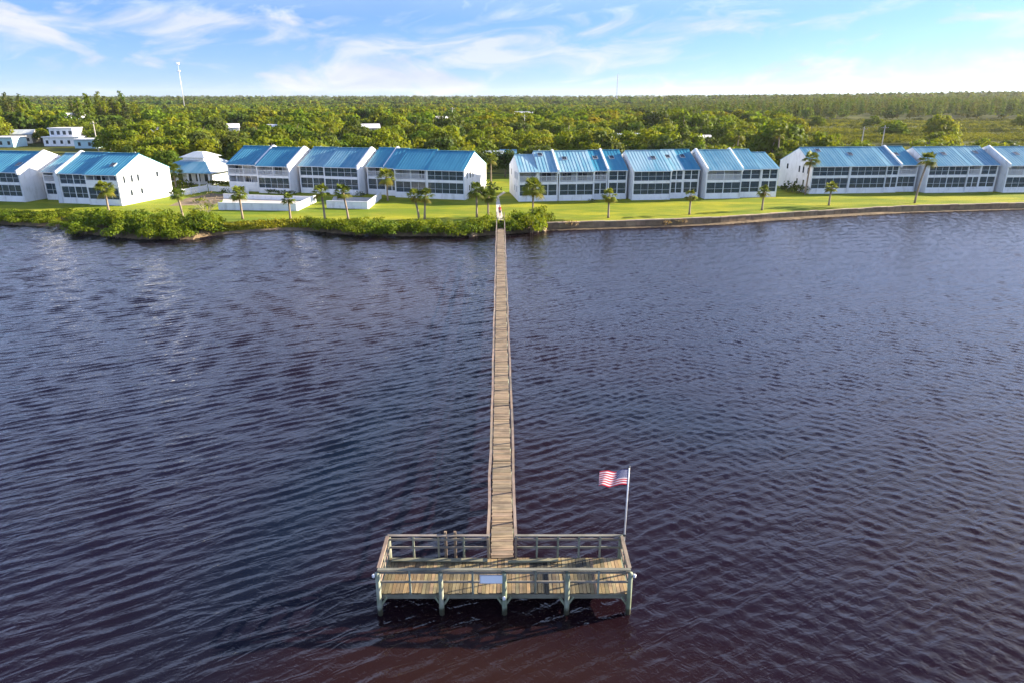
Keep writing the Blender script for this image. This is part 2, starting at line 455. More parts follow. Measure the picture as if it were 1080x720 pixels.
def build_water():
    rng = np.random.default_rng(5)
    x0, x1, y0, y1, st = -118, 118, 9, 131, .16
    nx, ny = int((x1-x0)/st)+1, int((y1-y0)/st)+1
    X, Y = np.meshgrid(np.linspace(x0, x1, nx), np.linspace(y0, y1, ny))
    Z = np.zeros_like(X); DX = np.zeros_like(X); DY = np.zeros_like(X)
    def wave(lam, ang, amp):
        nonlocal Z, DX, DY
        k = 2*PI/lam; kx, ky = k*math.cos(ang), k*math.sin(ang)
        ph = kx*X + ky*Y + rng.uniform(0, 2*PI)
        Z += amp*np.cos(ph); DX -= amp*1.0*math.cos(ang)*np.sin(ph); DY -= amp*1.0*math.sin(ang)*np.sin(ph)
    # left: long-crested wind sea; right: shorter, steeper chop crossing it
    def sm(a, b): q = np.clip((X-a)/(b-a), 0, 1); return q*q*(3-2*q)
    k1 = 1-.72*sm(-14, 30); k2 = .30+.70*sm(-16, 26)
    for q in range(44):
        lam = rng.uniform(.50, .88); wave(lam, R(-62)+rng.normal(0, .16), .0052*lam*k1)
    for q in range(8):
        lam = rng.uniform(1.6, 3.2); wave(lam, R(-66)+rng.normal(0, .25), .0022*lam)
    for q in range(30):
        lam = rng.uniform(.52, .85); wave(lam, R(-132)+rng.normal(0, .33), .0052*lam*k2)
    gust = 1.0 + .0*X
    V = np.stack([X+DX, Y+DY, Z*gust], axis=2).reshape(-1, 3)
    me = bpy.data.meshes.new('water'); nq = (nx-1)*(ny-1)
    me.vertices.add(nx*ny); me.vertices.foreach_set('co', V.astype(np.float32).ravel())
    i = np.arange(nx*ny).reshape(ny, nx)
    Q = np.stack([i[:-1, :-1], i[:-1, 1:], i[1:, 1:], i[1:, :-1]], axis=2).reshape(-1, 4)
    me.loops.add(4*nq); me.polygons.add(nq)
    me.loops.foreach_set('vertex_index', Q.astype(np.int32).ravel())
    me.polygons.foreach_set('loop_start', np.arange(0, 4*nq, 4, dtype=np.int32))
    me.polygons.foreach_set('use_smooth', np.ones(nq, bool))
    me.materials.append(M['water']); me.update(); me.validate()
    tag(link('water', me), kind='structure')
    m = MB(); z = -.03
    m.quad([(-900, -200, z), (x0, -200, z), (x0, 140, z), (-900, 140, z)])
    m.quad([(x1, -200, z), (900, -200, z), (900, 140, z), (x1, 140, z)])
    m.quad([(x0, -200, z), (x1, -200, z), (x1, y0+.3, z), (x0, y0+.3, z)])
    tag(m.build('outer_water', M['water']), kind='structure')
build_water()

# ---------------------------------------------------------------- pier
def tint_board(lo=.75, hi=1.15, warm=.08):
    b = random.uniform(lo, hi); return (b*random.uniform(1-warm, 1+warm), b, b*random.uniform(1-warm, 1+warm))
DZ = .90
PX0, PX1, PY0, PY1 = -5.08, 4.48, 21.5, 23.55
RT = DZ+1.07
pier = empty('pier', ((PX0+PX1)/2, PY0, 0))
tag(pier, 'long weathered timber pier with railed platform running out from the grassy shore', 'pier')
def pb(mb, name, mat, smooth=False):
    """world-space builder -> child of the pier"""
    o = mb.build(name, mat, pier, smooth)
    o.matrix_parent_inverse = Matrix.Translation(-Vector(pier.location))
    return o
m = MB(); x = PX0; k = 0
nb = 66; bw = (PX1-PX0)/nb
for k in range(nb):
    xa = PX0+k*bw; t = tint_board(.55, 1.2, .12)
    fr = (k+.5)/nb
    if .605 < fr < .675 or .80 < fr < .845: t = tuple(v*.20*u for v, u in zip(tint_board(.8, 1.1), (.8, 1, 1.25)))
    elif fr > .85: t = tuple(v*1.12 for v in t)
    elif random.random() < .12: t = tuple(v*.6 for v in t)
    ya = PY0-.06+random.uniform(-.02, .03); dz = random.uniform(-.006, .006)
    skew = random.uniform(-.008, .008)
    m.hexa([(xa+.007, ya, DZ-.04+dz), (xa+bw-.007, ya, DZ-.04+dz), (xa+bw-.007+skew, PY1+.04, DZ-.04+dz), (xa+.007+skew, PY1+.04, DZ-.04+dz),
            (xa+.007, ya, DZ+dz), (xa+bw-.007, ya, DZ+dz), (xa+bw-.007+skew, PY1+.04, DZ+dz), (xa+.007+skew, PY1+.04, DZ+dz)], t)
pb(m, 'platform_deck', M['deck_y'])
# rim beams, joists
for (a, b) in (((PX0-.05, PY0-.03), (PX1+.05, PY0-.03)), ((PX0-.05, PY1+.03), (PX1+.05, PY1+.03)), ((PX0-.03, PY0), (PX0-.03, PY1)), ((PX1+.03, PY0), (PX1+.03, PY1))):
    m = MB(); m.bar((a[0], a[1], DZ-.16), (b[0], b[1], DZ-.14), .06, .19, (.95, 1, .9)); pb(m, 'rim_beam', M['greenpaint'] if a[1] != b[1] else M['railx'])
m = MB()
for k in range(4):
    y = PY0+.45+k*.5; m.bar((PX0, y, DZ-.14), (PX1, y, DZ-.14), .06, .19, (.6, .55, .5))
pb(m, 'joist', M['railx'])
# pilings: 5 in front (carry up to rail height), 5 behind
NP = 5
xs = [PX0 + (PX1-PX0)*k/(NP-1) for k in range(NP)]
for k, x in enumerate(xs):
    m = MB(); top = RT-.06 if k in (0, 4) else DZ+.98
    lean = random.uniform(-.02, .02)
    m.tube([(x, PY0-.14, -1.6), (x+lean, PY0-.14, .3), (x+lean, PY0-.14, top)], [.105, .10, .085], 10, tint_board(.95, 1.15))
    pb(m, 'piling', M['piling'], True)
    m = MB()
    for s in (-1, 1):
        if (k == 0 and s < 0) or (k == 4 and s > 0): continue
        m.bar((x+s*.05, PY0-.10, .40), (x+s*.27, PY0-.06, DZ-.16), .06, .08, (1.05, 1.08, .95))
    pb(m, 'knee_brace', M['greenpaint'])
    m = MB(); m.tube([(x, PY1+.13, -1.6), (x, PY1+.13, DZ-(.35 if 0 < k < 4 else -1.0))], [.12, .10], 10, tint_board(.75, .95))
    pb(m, 'piling', M['piling'], True)
    m = MB(); m.bar((x, PY0-.1, DZ-.34), (x, PY1+.1, DZ-.34), .09, .2, (.7, .65, .55)); pb(m, 'cross_beam', M['railx'])
# railings
def rail_run(a, b, n_mid, levels=(.52,), capw=.13, mat='railx', skip_ends=False, capdz=0.0, out=0.0, posts=True):
    a = Vector((*a, 0)); b = Vector((*b, 0))
    m = MB(); m.bar(a+Vector((0, 0, RT+capdz)), b+Vector((0, 0, RT+capdz)), capw, .04, tint_board(.9, 1.05)); pb(m, 'rail_cap', M[mat])
    for lv in levels:
        m = MB(); m.bar(a+Vector((0, 0, DZ+lv)), b+Vector((0, 0, DZ+lv)), .04, .085, tint_board(.9, 1.15)); pb(m, 'mid_rail', M[mat])
    if posts:
        for k in range(n_mid+2):
            if skip_ends and k in (0, n_mid+1): continue
            p = a.lerp(b, k/(n_mid+1))
            m = MB(); m.bar(p+Vector((0, 0, DZ-.1)), p+Vector((0, 0, RT-.03)), .075, .075, tint_board(.85, 1.1)); pb(m, 'rail_post', M['greenpaint'])
rail_run((PX0-.02, PY0-.02), (PX1+.02, PY0-.02), 7, (.50, .93), capw=.15, skip_ends=True)
rail_run((PX0+.0, PY0+.06), (PX0+.0, PY1), 1, (.30, .58, .86), mat='raily')
rail_run((PX1-.0, PY0+.06), (PX1-.0, PY1), 1, (.45, .80), mat='raily')
WA, WB = Vector((-.40, PY1+.02, 0)), Vector((-1.80, 108.0, 0))
WD = (WB-WA).normalized(); WP = Vector((WD.y, -WD.x, 0))
def W(s, off, z): return WA + WD*s + WP*off + Vector((0, 0, z))
rail_run((PX0, PY1+.06), (W(0, -.55, 0).x, PY1+.06), 3, (.50, .88))
rail_run((W(0, .56, 0).x, PY1+.06), (PX1, PY1+.06), 4, (.50, .88))
for px in (470.5, 480.5):   # two taller posts sticking up behind the left rail
    X = (px-540)/720*28.3
    m = MB(); m.bar((X, PY1+.16, DZ-.2), (X, PY1+.16, RT+.12), .10, .10, (1.0, .93, .82)); pb(m, 'tall_post', M['raily'])
# raised strips added along the back in place of sunlit streaks between rail shadows
m = MB(); m.bar((PX0+.15, PY1-.16, DZ+.06), (W(0, -.5, 0).x-.1, PY1-.20, DZ+.06), .2, .05, (.95, 1.02, .85)); pb(m, 'lit_streak', M['railx'])
m = MB(); m.bar((W(0, .5, 0).x-.25, PY1-.30, DZ+.06), (1.9, PY1-.18, DZ+.06), .16, .05, (1.05, 1.1, .85)); pb(m, 'lit_streak', M['railx'])
# walkway
L = (WB-WA).length; m = MB(); s = -.02; k = 0
while s < L:
    bwid = .142; gap = random.uniform(.008, .016)
    if random.random() < .05: gap = random.uniform(.03, .06)
    t = tint_board(.8, 1.15, .06)
    if random.random() < .08: t = tuple(v*.72 for v in t)
    if k % 17 == 0: t = tuple(v*.62 for v in t)
    e0, e1 = -.46+random.uniform(-.02, .02), .46+random.uniform(-.02, .02)
    dz = random.uniform(-.008, .008); tw = random.uniform(-.012, .012)
    sag = .012*math.sin(s*.9)+.02*math.sin(s*.21)
    zt = DZ+.035+dz+sag; zb = zt-.045
    m.hexa([W(s+tw, e0, zb), W(s-tw, e1, zb), W(s+bwid-tw, e1, zb), W(s+bwid+tw, e0, zb), W(s+tw, e0, zt), W(s-tw, e1, zt), W(s+bwid-tw, e1, zt), W(s+bwid+tw, e0, zt)], t)
    s += bwid+gap; k += 1
pb(m, 'walkway_deck', M['deck_x'])
for off in (-.36, .36):
    m = MB(); m.bar(W(0, off, DZ-.13), W(L, off, DZ-.13), .06, .2, (.7, .65, .6)); pb(m, 'stringer', M['raily'])
nbay = 34
for side in (-1, 1):
    off = side*.57
    cap, mid = MB(), MB()
    jit = [(random.uniform(-.03, .03), random.uniform(-.025, .025)) for _ in range(nbay+1)]
    for k in range(nbay):
        a = W(L*k/nbay, off+jit[k][0], RT-.12+jit[k][1]); b = W(L*(k+1)/nbay, off+jit[k+1][0], RT-.12+jit[k+1][1])
        t = tint_board(.85, 1.2) if side < 0 else tint_board(.75, 1.1)
        cap.bar(a, b, .12, .04, t); mid.bar(a-Vector((0, 0, .46)), b-Vector((0, 0, .46)), .04, .09, tuple(v*.9 for v in t))
    pb(cap, 'walkway_rail', M['raily']); pb(mid, 'walkway_mid_rail', M['raily'])
    for k in range(nbay+1):
        m = MB(); p0 = W(L*k/nbay, off, 0)
        m.bar(p0+Vector((0, 0, DZ-.25)), p0+Vector((jit[k][0], 0, RT-.13+jit[k][1])), .09, .09, tint_board(.85, 1.15)); pb(m, 'walkway_post', M['raily'])
        if k in (0,) or W(L*k/nbay, 0, 0).y > 103: continue
        m = MB(); m.tube([W(L*k/nbay, side*.40, -1.5), W(L*k/nbay, side*.40, DZ-.2)], [.11, .1], 8, tint_board(.7, .95)); pb(m, 'piling', M['piling'], True)

# notice board on the front rail
nbd = empty('notice_board', (-.78, PY0-.16, RT-.36))
tag(nbd, 'white rectangular notice board fixed to the front rail of the pier platform', 'sign')
m = MB(); m.box(-.42, .42, -.02, .0, -.13, .20); m.build('board', M['signw'], nbd)
m = MB()
for (x0, x1, z0, z1) in ((-.45, .45, .20, .225), (-.45, .45, -.155, -.13), (-.45, -.42, -.13, .20), (.42, .45, -.13, .20)): m.box(x0, x1, -.028, .006, z0, z1)
m.build('frame', M['steel'], nbd)

# dock lights
def dock_light(loc, label):
    r = empty('dock_light', loc); tag(r, label, 'light', 'small white lights on the pier platform')
    m = MB(); m.tube([(0, 0, -.05), (0, 0, .03)], [.055, .055], 12); m.build('housing', M['lampw'], r, True)
    m = MB(); m.tube([(0, 0, .031), (0, 0, .06), (0, 0, .085)], [.065, .055, .02], 12); m.build('cap', M['lampw'], r, True)
    m = MB(); m.box(-.03, .03, .07, .17, -.06, -.02); m.build('bracket', M['steel'], r)
dock_light((xs[2]+.0, PY0-.33, DZ-.02), 'small white light low on the middle front piling of the pier platform')
dock_light((xs[0]-.15, PY0-.2, RT-.16), 'small white light on the left front corner piling of the pier platform')
dock_light((xs[4]+.15, PY0-.2, RT-.16), 'small white light on the right front corner piling of the pier platform')

# flagpole and flag
FX, FY = 4.60, PY1+.12
fp = empty('flagpole', (FX, FY, DZ)); tag(fp, 'slim pale metal flagpole at the back right corner of the pier platform', 'flagpole')
FTOP = 5.08
m = MB(); m.tube([(0, 0, -.3), (.01, 0, 2.0), (.02, 0, FTOP-DZ)], [.036, .032, .024], 10); m.build('pole', M['metal'], fp, True)
m = MB(); m.tube([(.02, 0, FTOP-DZ), (.02, 0, FTOP-DZ+.03), (.02, 0, FTOP-DZ+.07), (.02, 0, FTOP-DZ+.09)], [.02, .05, .04, .008], 10); m.build('finial', M['dark'], fp, True)
m = MB(); m.box(-.06, .06, -.06, .06, 1.02, 1.10); m.box(-.055, .055, -.055, .055, .1, .16); m.build('bracket', M['dark'], fp)
def mat_flag():
    m, t, b = new_mat('flag_cloth')
    uv = t.new('ShaderNodeUVMap').outputs[0]
    sx = t.new('ShaderNodeSeparateXYZ'); t.link(uv, sx.inputs[0]); u, v = sx.outputs[0], sx.outputs[1]
    st = t.math('FLOOR', t.math('MULTIPLY', t.math('SUBTRACT', 1.0, v), 13.0))
    odd = t.math('MODULO', st, 2.0)
    c = t.mix(odd, (.46, .012, .035), (.70, .66, .68))
    can = t.math('MULTIPLY', t.math('LESS_THAN', u, .4), t.math('GREATER_THAN', v, 6/13))
    c = t.mix(can, c, (.035, .045, .16))
    # star rows: 9 rows x 11 staggered columns
    gx = t.math('MULTIPLY', t.math('DIVIDE', u, .4), 12.0); gy = t.math('MULTIPLY', t.math('DIVIDE', t.math('SUBTRACT', v, 6/13), 7/13), 10.0)
    rx, ry = t.math('ROUND', gx), t.math('ROUND', gy)
    even = t.math('COMPARE', t.math('MODULO', t.math('ADD', rx, ry), 2.0), 0.0, .1)
    dx = t.math('SUBTRACT', gx, rx); dy = t.math('SUBTRACT', gy, ry)
    d = t.math('SQRT', t.math('ADD', t.math('MULTIPLY', dx, dx), t.math('MULTIPLY', dy, dy)))
    ang = t.math('ARCTAN2', dx, dy)
    star = t.math('LESS_THAN', d, t.math('ADD', .33, t.math('MULTIPLY', t.math('COSINE', t.math('MULTIPLY', ang, 5.0)), .16)))
    inx = t.math('MULTIPLY', t.math('MULTIPLY', t.math('GREATER_THAN', rx, .5), t.math('LESS_THAN', rx, 11.5)), t.math('MULTIPLY', t.math('GREATER_THAN', ry, .5), t.math('LESS_THAN', ry, 9.5)))
    c = t.mix(t.math('MULTIPLY', t.math('MULTIPLY', star, can), t.math('MULTIPLY', even, inx)), c, (.8, .8, .8))
    t._in(b.inputs['Base Color'], c); b.inputs['Roughness'].default_value = .8
    tr = t.new('ShaderNodeBsdfTranslucent'); t._in(tr.inputs[0], c)
    mx = t.new('ShaderNodeMixShader'); mx.inputs[0].default_value = .35
    t.link(b.outputs[0], mx.inputs[1]); t.link(tr.outputs[0], mx.inputs[2]); t.link(mx.outputs[0], t.n['Material Output'].inputs[0])
    return m
def build_flag():
    nu, nv, Wf, Hf = 36, 18, 1.16, .68
    V, F, UV = [], [], []
    for j in range(nv+1):
        for i in range(nu+1):
            u, v = i/nu, j/nv
            x = -u*Wf*.95
            y = .10*math.sin(u*8.5+v*1.0)*(u**.6) + .03*math.sin(u*17+v*3)*u + u*.12
            z = (v-1)*Hf - .20*u**1.4 + .03*math.sin(u*6+2)*u
            V.append((x, y, z)); UV.append((u, v))
    for j in range(nv):
        for i in range(nu):
            a = j*(nu+1)+i; F.append((a, a+1, a+nu+2, a+nu+1))
    me = bpy.data.meshes.new('flag'); me.from_pydata(V, [], F)
    ul = me.uv_layers.new(name='UVMap')
    for l in me.loops: ul.data[l.index].uv = UV[l.vertex_index]
    me.polygons.foreach_set('use_smooth', [True]*len(F)); me.materials.append(mat_flag())
    o = link('flag', me); o.location = (FX-.02, FY, FTOP-.08)
    tag(o, 'American flag with stars and stripes flying leftwards from the flagpole', 'flag')
build_flag()

# ---------------------------------------------------------------- person at the shore end
def build_person(loc, rz):
    root = empty('person', loc, rz); tag(root, 'person in a red top standing at the shore end of the pier', 'person')
    def skin(name, verts, edges, radii, mat, sub=2):
        me = bpy.data.meshes.new(name); me.from_pydata(verts, edges, [])
        o = link(name, me)
        md = o.modifiers.new('skin', 'SKIN'); me.skin_vertices  # layer made by the modifier
        if not me.skin_vertices: bpy.context.view_layer.update()
        if not me.skin_vertices:
            bpy.context.view_layer.objects.active = o; o.select_set(True); bpy.ops.mesh.customdata_skin_add(); o.select_set(False)
        for k, r in enumerate(radii): me.skin_vertices[0].data[k].radius = (r if isinstance(r, tuple) else (r, r))
        me.skin_vertices[0].data[0].use_root = True
        o.modifiers.new('sub', 'SUBSURF').levels = sub; o.modifiers['sub'].render_levels = sub
        dg = bpy.context.evaluated_depsgraph_get()
        me2 = bpy.data.meshes.new_from_object(o.evaluated_get(dg)); me2.name = name
        bpy.data.objects.remove(o)
        me2.materials.clear(); me2.materials.append(mat)
        me2.polygons.foreach_set('use_smooth', [True]*len(me2.polygons))
        return link(name, me2, root)
    V = [(0, 0, .92), (0, 0, 1.10), (0, .01, 1.30), (0, .01, 1.43), (0, 0, 1.52), (0, -.015, 1.62), (0, -.02, 1.70)]
    Rr = [(.15, .11), (.135, .10), (.155, .105), (.10, .08), (.052, .052), (.078, .095), (.07, .085)]
    E = [(0, 1), (1, 2), (2, 3), (3, 4), (4, 5), (5, 6)]
    def chain(start, pts, rads):
        prev = start
        for p, r in zip(pts, rads): V.append(p); Rr.append(r); E.append((prev, len(V)-1)); prev = len(V)-1
        return prev
    for s in (-1, 1):
        w = chain(3, [(s*.18, .01, 1.40), (s*.23, .02, 1.15), (s*.22, -.06, .92)], [.052, .042, .030])
        h = chain(w, [(s*.218, -.085, .85)], [(.034, .020)])
        for f in range(4):
            chain(h, [(s*.216, -.115+f*.018, .79-.006*(f in (1, 2))), (s*.210, -.118+f*.018, .755-.008*(f in (1, 2)))], [.009, .007])
        chain(w, [(s*.20, -.115, .86), (s*.195, -.13, .83)], [.010, .008])
        chain(0, [(s*.09, 0, .86), (s*.10, -.01+.03*s, .48), (s*.10, .02+.05*s, .10), (s*.11, -.10+.05*s, .04)], [.085, .058, .042, .036])
    skin('body', V, E, Rr, M['skin'])
    V = [(0, 0, .90), (0, 0, 1.10), (0, .01, 1.30), (0, .01, 1.42)]; Rr = [(.165, .125), (.15, .115), (.17, .12), (.12, .095)]
    E = [(0, 1), (1, 2), (2, 3)]
    for s in (-1, 1): chain(3, [(s*.185, .01, 1.39), (s*.228, .02, 1.22)], [.066, .058])
    skin('shirt', V, E, Rr, M['red'])
    V = [(0, 0, .93)]; Rr = [(.168, .125)]; E = []
    for s in (-1, 1): chain(0, [(s*.092, 0, .84), (s*.102, -.005+.03*s, .50)], [.10, .075])
    skin('shorts', V, E, Rr, M['denim'])
    V = [(0, .025, 1.60), (0, .02, 1.68), (0, -.01, 1.745)]
    skin('hair', V, [(0, 1), (1, 2)], [(.07, .06), (.083, .085), (.06, .07)], M['hair'])
    for s in (-1, 1):
        m = MB(); m.tube([(s*.032, -.108, 1.65), (s*.032, -.118, 1.65)], [.012, .010], 6); m.build('eye', M['hair'], root)
    return root
pe = P(527.2, 228.5, 1.0)
build_person((pe.x, pe.y, 1.0), R(20))
pbag = P(528.4, 235.0, DZ+.04)
bg = empty('bag', pbag, R(8)); tag(bg, 'dark bag set down on the boardwalk at the shore end of the pier', 'bag')
m = MB(); m.hexa([(-.28, -.16, 0), (.28, -.16, 0), (.28, .16, 0), (-.28, .16, 0), (-.24, -.10, .3), (.24, -.10, .3), (.24, .10, .3), (-.24, .10, .3)]); m.build('body', M['bag'], bg)
m = MB(); m.tube([(-.12, -.05, .3), (-.10, -.05, .42), (.10, -.05, .42), (.12, -.05, .3)], .015, 6); m.build('handle', M['bag'], bg)

# ---------------------------------------------------------------- terraced houses
EAVE, RIDGE, RY, DEP = 5.45, 8.35, 6.2, 13.5
def row_building(name, A, B, sections, label):
    """A, B: ground points of the front line; sections in px along it"""
    a = P(*A, 1.0); b = P(*B, 1.0)
    ang = math.atan2(b.y-a.y, b.x-a.x)
    root = empty(name, (a.x, a.y, 1.0), ang)
    tag(root, label, 'townhouses', 'rows of blue-roofed townhouses')
    dv = (b-a).normalized()
    def u_of(px):
        # column px meets the front line on the ground
        lo, hi = -80.0, 160.0
        for _ in range(60):
            mid = (lo+hi)/2; q = a+dv*mid
            if proj(q.x, q.y, 1.0)[0] < px: lo = mid
            else: hi = mid
        return (lo+hi)/2
    n = len(sections)
    for si, sct in enumerate(sections):
        px0, px1, off, low, up, roofm = sct[:6]; opt = sct[6] if len(sct) > 6 else {}
        u0, u1 = u_of(px0), u_of(px1)
        rz, ry = RIDGE+opt.get('dr', 0), RY+opt.get('dry', 0)
        ez = EAVE+opt.get('de', 0)
        y0, y1 = off, off+DEP
        wm = M[opt.get('wall', 'white')]
        prevoff = sections[si-1][2] if si else None; nextoff = sections[si+1][2] if si < n-1 else None
        # shell: two gable side walls, rear wall, base wall, floor band, header
        m = MB(); tw = .22
        def gable(x0, x1, lift=0.0):
            prof = [(y0+.0, 0), (y0+.0, ez-.12+lift), (y0+ry, rz-.14+lift), (y1, ez-.12+lift), (y1, 0)]
            i = len(m.v); m.v += [(x0, p[0], p[1]) for p in prof] + [(x1, p[0], p[1]) for p in prof]
            m.f.append(tuple(i+k for k in range(5))); m.f.append(tuple(i+5+k for k in range(5))[::-1]); m.t += [(1, 1, 1)]*2
            for k in range(5): m.f.append((i+k, i+5+k, i+5+(k+1) % 5, i+(k+1) % 5)); m.t.append((1, 1, 1))
        gable(u0, u0+tw); gable(u1-tw, u1)
        m.box(u0+tw, u1-tw, y1-.2, y1, 0, ez-.15)
        m.build('wall', wm, root)
        m = MB(); m.box(u0+tw, u1-tw, y0+.02, y0+.2, 0, 1.0); m.build('base_wall', wm, root)
        m = MB(); m.box(u0+tw, u1-tw, y0+.03, y0+.22, 2.98, 3.42); m.build('floor_band', wm, root)
        m = MB(); m.box(u0+tw, u1-tw, y0+.04, y0+.2, 5.2, ez-.02); m.build('eave_beam', wm, root)
        for z0, z1 in ((.90, 1.0), (3.0, 3.40), (5.2, 5.3)):
            m = MB(); m.box(u0+tw, u1-tw, y0+.22, y0+1.9, z0, z1); m.build('floor_slab', M['inner'], root)
        m = MB(); m.box(u0+tw, u1-tw, y0+1.9, y0+2.05, .9, 5.25); m.build('inner_wall', M['inner'], root)
        w = u1-u0-2*tw
        for fl, (zb, zt, sty) in enumerate(((1.0, 2.98, low), (3.42, 5.2, up))):
            # sliding doors in the inner wall
            nd = max(1, int(round(w/2.6)))
            for d in range(nd):
                c = u0+tw+w*(d+.5)/nd + random.uniform(-.15, .15); hw = min(.85, w/nd*.36)*random.choice((1, 1, .6))
                dm = MB(); dm.box(c-hw, c+hw, y0+1.83, y0+1.9, zb+.02, zt-.18); door = dm.build('door', random.choice((M['glass'], M['glass'], M['blind'], M['inner'])), root)
                dm = MB(); dm.box(c-hw-.07, c-hw, y0+1.80, y0+1.9, zb+.02, zt-.12); dm.box(c+hw, c+hw+.07, y0+1.80, y0+1.9, zb+.02, zt-.12); dm.box(c-.03, c+.03, y0+1.80, y0+1.83, zb+.02, zt-.18)
                dm.build('door_frame', M['whitetrim'], door)
            if sty == 's':
                sm = MB(); sm.box(u0+tw+.02, u1-tw-.02, y0+.105, y0+.115, zb+.01, zt-.01); win = sm.build('window', M['screen'], root)
                fm = MB(); nm = max(2, int(round(w/1.45)))
                for k in range(1, nm):
                    x = u0+tw+w*k/nm; hw = .07 if (nm % 2 == 0 and k == nm//2) else .02
                    fm.box(x-hw, x+hw, y0+.06, y0+.10, zb, zt)
                fm.box(u0+tw, u1-tw, y0+.065, y0+.098, zb+.80, zb+.84)
                fm.box(u0+tw, u1-tw, y0+.05, y0+.13, zb-.0, zb+.04); fm.box(u0+tw, u1-tw, y0+.05, y0+.13, zt-.03, zt)
                fm.build('frame', M['whitetrim'], win)
            elif sty == 'b':
                rm = MB(); rm.box(u0+tw, u1-tw, y0+.05, y0+.12, zb+.92, zb+1.0); rm.box(u0+tw, u1-tw, y0+.06, y0+.10, zb+.1, zb+.16)
                k = 0; x = u0+tw+.08
                while x < u1-tw: rm.box(x, x+.035, y0+.065, y0+.095, zb+.16, zb+.92); x += .13
                rm.build('railing', M['whitetrim'], root)
                pm = MB(); np_ = max(1, int(round(w/3)))
                for k in range(1, np_): pm.box(u0+tw+w*k/np_-.06, u0+tw+w*k/np_+.06, y0+.03, y0+.15, zb, zt)
                if np_ > 1: pm.build('porch_post', M['whitetrim'], root)
            elif sty == 'w':   # pale half wall with openings above
                rm = MB(); rm.box(u0+tw, u1-tw, y0+.05, y0+.15, zb, zb+.85)
                for k in range(1, 4): rm.box(u0+tw+w*k/4-.05, u0+tw+w*k/4+.05, y0+.06, y0+.14, zb+.85, zt)
                rm.build('parapet', M['whitetrim'], root)
        # roof: two slopes with standing seams
        ov = .45; th = .10
        ea = Vector((0, y0-ov, ez-ov*(rz-ez)/ry)); rg = Vector((0, y0+ry, rz)); eb = Vector((0, y1+.35, ez-.35*(rz-ez)/(DEP-ry)))
        m = MB()
        for p, q in ((ea, rg), (rg, eb)):
            m.hexa([(u0-.0, p.y, p.z-th), (u1+.0, p.y, p.z-th), (u1+.0, q.y, q.z-th), (u0-.0, q.y, q.z-th), (u0, p.y, p.z), (u1, p.y, p.z), (u1, q.y, q.z), (u0, q.y, q.z)])
        ns = max(2, int((u1-u0)/.55))
        for k in range(1, ns):
            x = u0+(u1-u0)*k/ns
            m.bar((x, ea.y+.01, ea.z+.015), (x, rg.y, rg.z+.015), .04, .06)
        m.bar((u0, rg.y, rg.z+.05), (u1, rg.y, rg.z+.05), .35, .07)
        rf = m.build('roof', M[roofm], root)
        m = MB(); m.bar((u0, ea.y-.03, ea.z-.08), (u1, ea.y-.03, ea.z-.08), .05, .10); m.build('fascia', M['whitetrim'], rf)
        for fx, fs in opt.get('sky', []):
            p = ea.lerp(rg, fs); xx = u0+(u1-u0)*fx; d = (rg-ea).normalized()
            m = MB(); m.bar((xx, p.y, p.z+.10), (xx, p.y+d.y*.95, p.z+d.z*.95+.10), .75, .16); m.build('skylight', M['skylight'], rf)
            m = MB(); m.bar((xx, p.y-.06, p.z+.06), (xx, p.y+d.y*1.05, p.z+d.z*1.05+.06), .92, .13); m.build('skylight_frame', M['steel'], rf)
        vx, vy = u0+(u1-u0)*random.uniform(.2, .8), y0+ry+random.uniform(.6, 2.0)
        m = MB(); vz = rz-(vy-y0-ry)*(rz-ez)/(DEP-ry); m.tube([(vx, vy, vz-.2), (vx, vy, vz+.55)], .07, 8); m.build('vent_pipe', M['steel'], rf)
        if w > 3.5:
            m = MB(); m.box(u1-tw-.02, u1-tw+.07, y0-.09, y0-.01, .15, ez-.25); m.build('downpipe', M['greywall'], root)
        # raised parapet fins
        for side in opt.get('fin', ''):
            x0, x1 = (u0-.17, u0+.17) if side == 'l' else (u1-.17, u1+.17)
            m = MB(); up_ = Vector((0, 0, .34)); dn = Vector((0, 0, -.35))
            for p, q in ((Vector((0, ea.y-.06, ea.z)), rg), (rg, eb)):
                m.hexa([(x0, p.y, p.z+dn.z), (x1, p.y, p.z+dn.z), (x1, q.y, q.z+dn.z), (x0, q.y, q.z+dn.z), (x0, p.y, p.z+up_.z), (x1, p.y, p.z+up_.z), (x1, q.y, q.z+up_.z), (x0, q.y, q.z+up_.z)])
            m.build('parapet_fin', M['white'], root)
        for side in opt.get('pier', ''):
            x0, x1 = (u0-.9, u0-.01) if side == 'l' else (u1+.01, u1+.9)
            m = MB(); m.box(x0, x1, y0-.1, y0+6.0, 0, ez-.3); m.build('wing_wall', M['greywall'], root)
        if opt.get('sidewin'):
            xw, sg = (u1, 1) if opt['sidewin'] == 'r' else (u0, -1)
            for (yy, zz, hh, ww) in ((1.2, 3.7, 1.2, .5), (3.0, 3.7, 1.2, .6), (4.6, 3.7, 1.2, .6), (9.6, 3.9, 1.0, .7), (2.4, 1.4, 1.0, .6), (5.0, 1.4, 1.0, .6)):
                m = MB(); xa, xb = sorted((xw+sg*.004, xw+sg*.03)); m.box(xa, xb, y0+yy, y0+yy+ww, zz, zz+hh); wi = m.build('window', M['glass'], root)
                m = MB(); xa, xb = sorted((xw+sg*.003, xw+sg*.06))
                m.box(xa, xb, y0+yy-.07, y0+yy, zz-.07, zz+hh+.07); m.box(xa, xb, y0+yy+ww, y0+yy+ww+.07, zz-.07, zz+hh+.07); m.box(xa, xb, y0+yy, y0+yy+ww, zz-.07, zz); m.box(xa, xb, y0+yy, y0+yy+ww, zz+hh, zz+hh+.07)
                m.build('frame', M['whitetrim'], wi)
    return root

